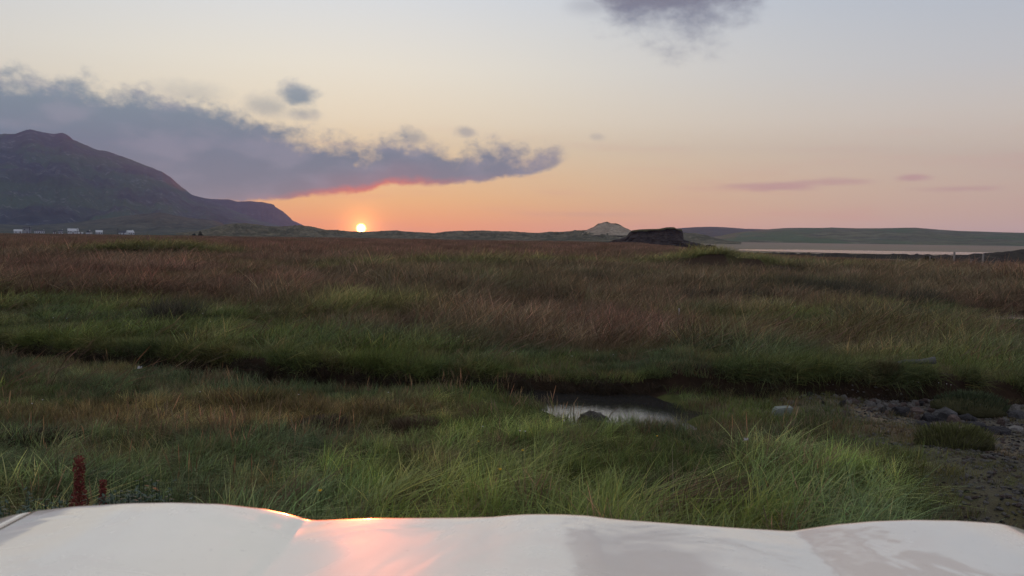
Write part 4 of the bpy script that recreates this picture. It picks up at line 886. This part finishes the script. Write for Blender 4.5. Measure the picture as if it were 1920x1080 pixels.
# a few scraps of litter and pale bird-dropped feathers
M_SCRAP = plain('pale_scrap', (0.6, 0.6, 0.6), .6, .2, .1)
for px, py, s_, lab in [(1398, 858, .035, 'crumpled white scrap lying in the right near grass'), (1273, 604, .07, 'upright white feather in the brown sedge at the centre right'), (262, 712, .05, 'flattened pale scrap in the grass on the left near bank')]:
    X_, Y_, z_ = place(px, py); bm = bmesh.new()
    nn_ = 5; g_ = [[bm.verts.new((s_ * (i / 4 - .5) * (.35 if s_ > .06 else 1), .3 * s_ * rnd.random(), s_ * (j / 4) * (2.0 if s_ > .06 else .6) + .3 * s_ * rnd.random())) for i in range(nn_)] for j in range(nn_)]
    for j in range(4):
        for i in range(4): bm.faces.new([g_[j][i], g_[j][i + 1], g_[j + 1][i + 1], g_[j + 1][i]])
    o = from_bm('paper_scrap' if s_ < .06 else 'feather', bm, M_SCRAP, None, False, (X_, Y_, z_ + .13)); tag(o, lab, 'litter' if s_ < .06 else 'feather')

# ---------------------------------------------------------------- fence at the right
M_POST = plain('weathered_post', (0.30, 0.29, 0.27), .9, .1, .3, 12, .3); M_WIRE = plain('fence_wire', (0.12, 0.12, 0.12), .5, .4, .1, 5, 0, .6)
fp = [(1743, 500, .75, .045), (1788, 497, 1.05, .075), (1820, 499, .6, .05), (1842, 498, .92, .075), (1896, 499, .98, .085), (1945, 500, .95, .08), (2010, 502, .95, .08)]
fx, fy, fz = place(1788, 497); fe = empty('post_fence', (fx, fy, fz), 0, 'weathered grey fence posts with sagging wire along the far right marsh edge', 'fence')
pp = []
for i, (px, py, hh, rr) in enumerate(fp):
    X_, Y_, z_ = place(px, py); bm = bmesh.new(); ln = .06 * (rnd.random() - .5)
    bm_tube(bm, [(0, 0, -.3), (ln * .5, 0, hh * .6), (ln, .01, hh)], [rr, rr * .95, rr * .8], 8); from_bm('post', bm, M_POST, fe, False, (X_ - fx, Y_ - fy, z_ - fz)); pp.append((X_ - fx, Y_ - fy, z_ - fz, hh))
for hf in (.45, .85):
    for i in range(len(pp) - 1):
        a_, c_ = pp[i], pp[i + 1]; bm = bmesh.new(); bm_tube(bm, [(a_[0] + (c_[0] - a_[0]) * t, a_[1] + (c_[1] - a_[1]) * t - .09, (a_[2] + a_[3] * hf) * (1 - t) + (c_[2] + c_[3] * hf) * t - .12 * t * (1 - t)) for t in np.linspace(0, 1, 6)], .006, 4); from_bm('wire', bm, M_WIRE, fe)
# bushes on the distant flats
M_BUSH = plain('dark_bush', (0.030, 0.036, 0.020), .95, .05, .5, 2)
def bush(px, py_, D, w_, h_, lab, seed, z0=None):
    r = np.random.RandomState(seed); X_, Y_, _ = dirat(px, D); z_ = float(gh(X_, Y_)) if z0 is None else z0; e = empty('bush', (X_, Y_, z_), 0, lab, 'bush')
    n_ = 900; a = r.rand(n_) * 6.283; rr = np.sqrt(r.rand(n_)); px_ = rr * np.cos(a) * w_ / 2; py2 = rr * np.sin(a) * w_ / 3; pz = r.rand(n_) * h_ * np.sqrt(np.clip(1 - .9 * rr ** 2, 0, 1)) * (1 + .3 * np.sin(px_ * 2 + seed))
    c_ = np.stack([px_, py2, pz], -1); u = r.randn(n_, 3); u /= np.linalg.norm(u, axis=1)[:, None]; v = np.cross(u, r.randn(n_, 3)); v /= np.linalg.norm(v, axis=1)[:, None]; s_ = w_ * .045
    V = np.stack([c_ + u * s_, c_ + v * s_, c_ - u * s_, c_ - v * s_], 1).reshape(-1, 3); o = mesh_np('foliage', V, np.arange(n_ * 4).reshape(-1, 4), M_BUSH, False, True, e); o['kind'] = 'stuff'
    bm = bmesh.new(); bm_tube(bm, [(0, 0, -.5), (0, 0, h_ * .6)], [w_ * .03, w_ * .01], 6); from_bm('stem', bm, M_POLE, e)
bush(363, 438, 460, 4.5, 2.0, 'left dark bush on the flats before the dunes', 1)
bush(376, 434, 520, 3.4, 3.4, 'taller dark bush right of the left dark bush before the dunes', 2)
bush(1745, 490, 76, 1.1, .6, 'dark rounded bush left of the fence at the marsh edge', 3)
bush(1715, 490, 78, 1.0, .35, 'low dark bush left of the rounded one by the fence', 4)
bush(1786, 494, 74, 2.6, .5, 'low dark scrub at the foot of the first fence post', 5)

# ---------------------------------------------------------------- the car: white bonnet and front end
def paint():
    m, q, p = mat('white_car_paint', .32, .5)
    t = q.new('ShaderNodeTexCoord').outputs['Object']
    dirt = q.noise(t, 3.2, 6, .6, .6); d2 = q.noise(t, 40, 5, .7)
    c = q.mix(q.mr(dirt, .42, .70, 0, .35), (0.87, 0.84, 0.70), (0.74, 0.68, 0.56)); c = q.mix(q.mr(d2, .62, .75, 0, .35), c, (0.35, 0.32, 0.28))
    q.l.new(c, p.inputs['Base Color'])
    q.l.new(q.mr(dirt, .4, .7, .22, .42), p.inputs['Roughness'])
    p.inputs['Coat Weight'].default_value = 1.0; p.inputs['Coat Roughness'].default_value = .035; p.inputs['Coat IOR'].default_value = 2.3
    bn = q.new('ShaderNodeBump'); bn.inputs['Strength'].default_value = .6; bn.inputs['Distance'].default_value = .010
    q.l.new(q.noise(t, 3.4, 3, .45, .6), bn.inputs['Height']); q.l.new(bn.outputs[0], p.inputs['Coat Normal']); q.l.new(bn.outputs[0], p.inputs['Normal'])
    return m
M_PAINT = paint()
M_BLACK = plain('black_plastic', (0.02, 0.02, 0.02), .5, .4, .2); M_RUB = plain('tyre_rubber', (0.018, 0.018, 0.018), .85, .2, .2); M_CHR = plain('bright_metal', (0.6, 0.6, 0.62), .15, .5, .05, 5, 0, 1.0); M_LENS = plain('lamp_lens', (0.5, 0.52, 0.55), .05, .6, .05)
YE = 1.66
sil = [(-120, 985), (0, 962), (60, 955), (150, 944.5), (250, 938.5), (330, 937), (420, 940), (500, 949), (560, 963), (583, 971), (620, 970), (700, 967), (850, 965.5), (925, 964), (955, 961), (990, 959), (1050, 959), (1100, 961.5), (1140, 967), (1180, 970.5), (1300, 979), (1400, 986), (1478, 990.5),
       (1500, 987), (1560, 978), (1630, 972), (1700, 969.5), (1780, 970.5), (1850, 975), (1920, 983), (2040, 1003)]
sx, sz = [], []
for px, py in sil:
    X_, Y_, Z_ = ray(px, py); t = YE / Y_; sx.append(X_ * t); sz.append(CAM_H + Z_ * t)
XC = (sx[16] + sx[15]) / 2
hw = 1.30
uu = np.linspace(-hw, hw, 241)
pr = np.interp(uu, sx, sz)
kern = np.array([0, .5, 3, .5, 0.]); kern /= kern.sum(); pr = np.convolve(np.pad(pr, 2, 'edge'), kern, 'valid')
# outer wings fall away
pr = pr - 0.5 * np.maximum(0, np.abs(uu) - 1.02) ** 1.4
def hoodz(u_, v_):
    """bonnet height at across-position u and forward position v (m)"""
    p = np.interp(u_, uu, pr)
    fade = np.clip((v_ - .2) / (YE - .2), 0, 1) ** .8
    flat = 1.187
    back_rise = .02 * (YE - v_)
    core = p * fade + flat * (1 - fade) + back_rise
    over_ = np.maximum(0, v_ - (YE - .035)); return core - 9.0 * over_ ** 2 - .0 * u_ + .003
vv = np.concatenate([np.linspace(.25, YE - .035, 60), YE - .035 + np.linspace(.004, .10, 12)])
UU, VV = np.meshgrid(uu, vv)
ce = empty('car', (0, 0, 0), 0, 'dirty white car seen over its bonnet with raised wings on both sides', 'car')
zb = hoodz(UU, VV)
gapL, gapR = -0.985, 0.985
inb = slice(int(np.searchsorted(uu, -0.99)), int(np.searchsorted(uu, 1.12)))
bon = mesh_np('bonnet', np.stack([UU[:, inb], VV[:, inb], zb[:, inb]], -1).reshape(-1, 3), grid_faces(len(vv), uu[inb].size), M_PAINT, True, True, ce)
sm_ = bon.modifiers.new('thickness', 'SOLIDIFY'); sm_.thickness = .012; sm_.offset = -1
for s_, nm in ((-1, 'left'), (1, 'right')):
    u2 = (np.linspace(-1.16, -.998, 12) if s_ < 0 else np.linspace(1.128, 1.22, 12)); U2, V2 = np.meshgrid(u2, vv); z2 = hoodz(U2, V2) - .002
    # top strip, then side down
    cols = [np.stack([U2, V2, z2], -1)]
    edge = U2[:, -1 if s_ > 0 else 0]; ez = z2[:, -1 if s_ > 0 else 0]
    side = [np.stack([edge + s_ * .03 * math.sin(q * 1.57), V2[:, 0], ez - .62 * q], -1) for q in (.08, .3, .6, 1.0)]
    arr = np.concatenate([cols[0]] + [c[:, None] for c in side], 1) if s_ > 0 else np.concatenate([c[:, None] for c in side[::-1]] + [cols[0]], 1)
    wg = mesh_np('wing', arr.reshape(-1, 3), grid_faces(len(vv), arr.shape[1]), M_PAINT, True, True, ce)
    wg.modifiers.new('thickness', 'SOLIDIFY').thickness = .01
    bm = bmesh.new(); n_ = 32
    wx = s_ * .92
    prof_ = [(-.11, .22), (-.11, .33), (-.06, .36), (.06, .36), (.11, .33), (.11, .22)]
    rings = [[bm.verts.new((wx + a_, 1.0 + r_ * math.sin(2 * math.pi * k / n_), .36 + r_ * math.cos(2 * math.pi * k / n_))) for a_, r_ in prof_] for k in range(n_)]
    for k in range(n_):
        for j in range(6): bm.faces.new([rings[k][j], rings[k][(j + 1) % 6], rings[(k + 1) % n_][(j + 1) % 6], rings[(k + 1) % n_][j]])
    wh = from_bm('wheel', bm, M_RUB, ce, True)
    bm = bmesh.new(); bmesh.ops.create_cone(bm, cap_ends=True, segments=32, radius1=.222, radius2=.20, depth=.18, matrix=Matrix.Translation((wx, 1.0, .36)) @ Matrix.Rotation(R(90), 4, 'Y')); from_bm('rim', bm, M_CHR, wh)
    bm = bmesh.new(); bmesh.ops.create_uvsphere(bm, u_segments=24, v_segments=12, radius=1, matrix=Matrix.Translation((s_ * .80, YE + .07, .86)) @ Matrix.Diagonal((.15, .06, .11, 1))); from_bm('headlight', bm, M_LENS, ce, True)
bm = bmesh.new(); bm_box(bm, -.98, .98, 1.2, YE + .05, .42, 1.0); bmesh.ops.bevel(bm, geom=bm.edges[:], offset=.04, segments=3, affect='EDGES'); from_bm('front_panel', bm, M_PAINT, ce, True)
bm = bmesh.new(); bm_box(bm, -.5, .5, YE + .04, YE + .07, .68, .94); gr_ = from_bm('grille', bm, M_BLACK, ce)
for k in range(5):
    bm = bmesh.new(); bm_box(bm, -.48, .48, YE + .068, YE + .085, .70 + k * .05, .715 + k * .05); from_bm('slat', bm, M_CHR, gr_)
bm = bmesh.new(); bm_box(bm, -.96, .96, YE + .0, YE + .16, .40, .60); bmesh.ops.bevel(bm, geom=bm.edges[:], offset=.05, segments=3, affect='EDGES'); from_bm('bumper', bm, M_BLACK, ce, True)
bm = bmesh.new(); bm_box(bm, -.93, .93, .16, .245, 1.12, 1.20); bmesh.ops.bevel(bm, geom=bm.edges[:], offset=.015, segments=2, affect='EDGES'); from_bm('scuttle', bm, M_BLACK, ce)

# ---------------------------------------------------------------- air
bm = bmesh.new(); bm_box(bm, -5400, 5400, -3300, 6400, -3.2, 720)
hz_m = bpy.data.materials.new('haze_air'); hz_m.use_nodes = True; q = NB(hz_m.node_tree); q.n.clear()
pv = q.new('ShaderNodeVolumePrincipled'); pv.inputs['Color'].default_value = (0.46, 0.60, 1.0, 1); pv.inputs['Density'].default_value = 1.2e-4; pv.inputs['Anisotropy'].default_value = 0.1
o_ = q.new('ShaderNodeOutputMaterial'); q.l.new(pv.outputs[0], o_.inputs['Volume'])
hz_o = from_bm('haze', bm, hz_m); tag(hz_o, 'faint evening haze over the marsh and hills', 'haze', None, 'stuff')
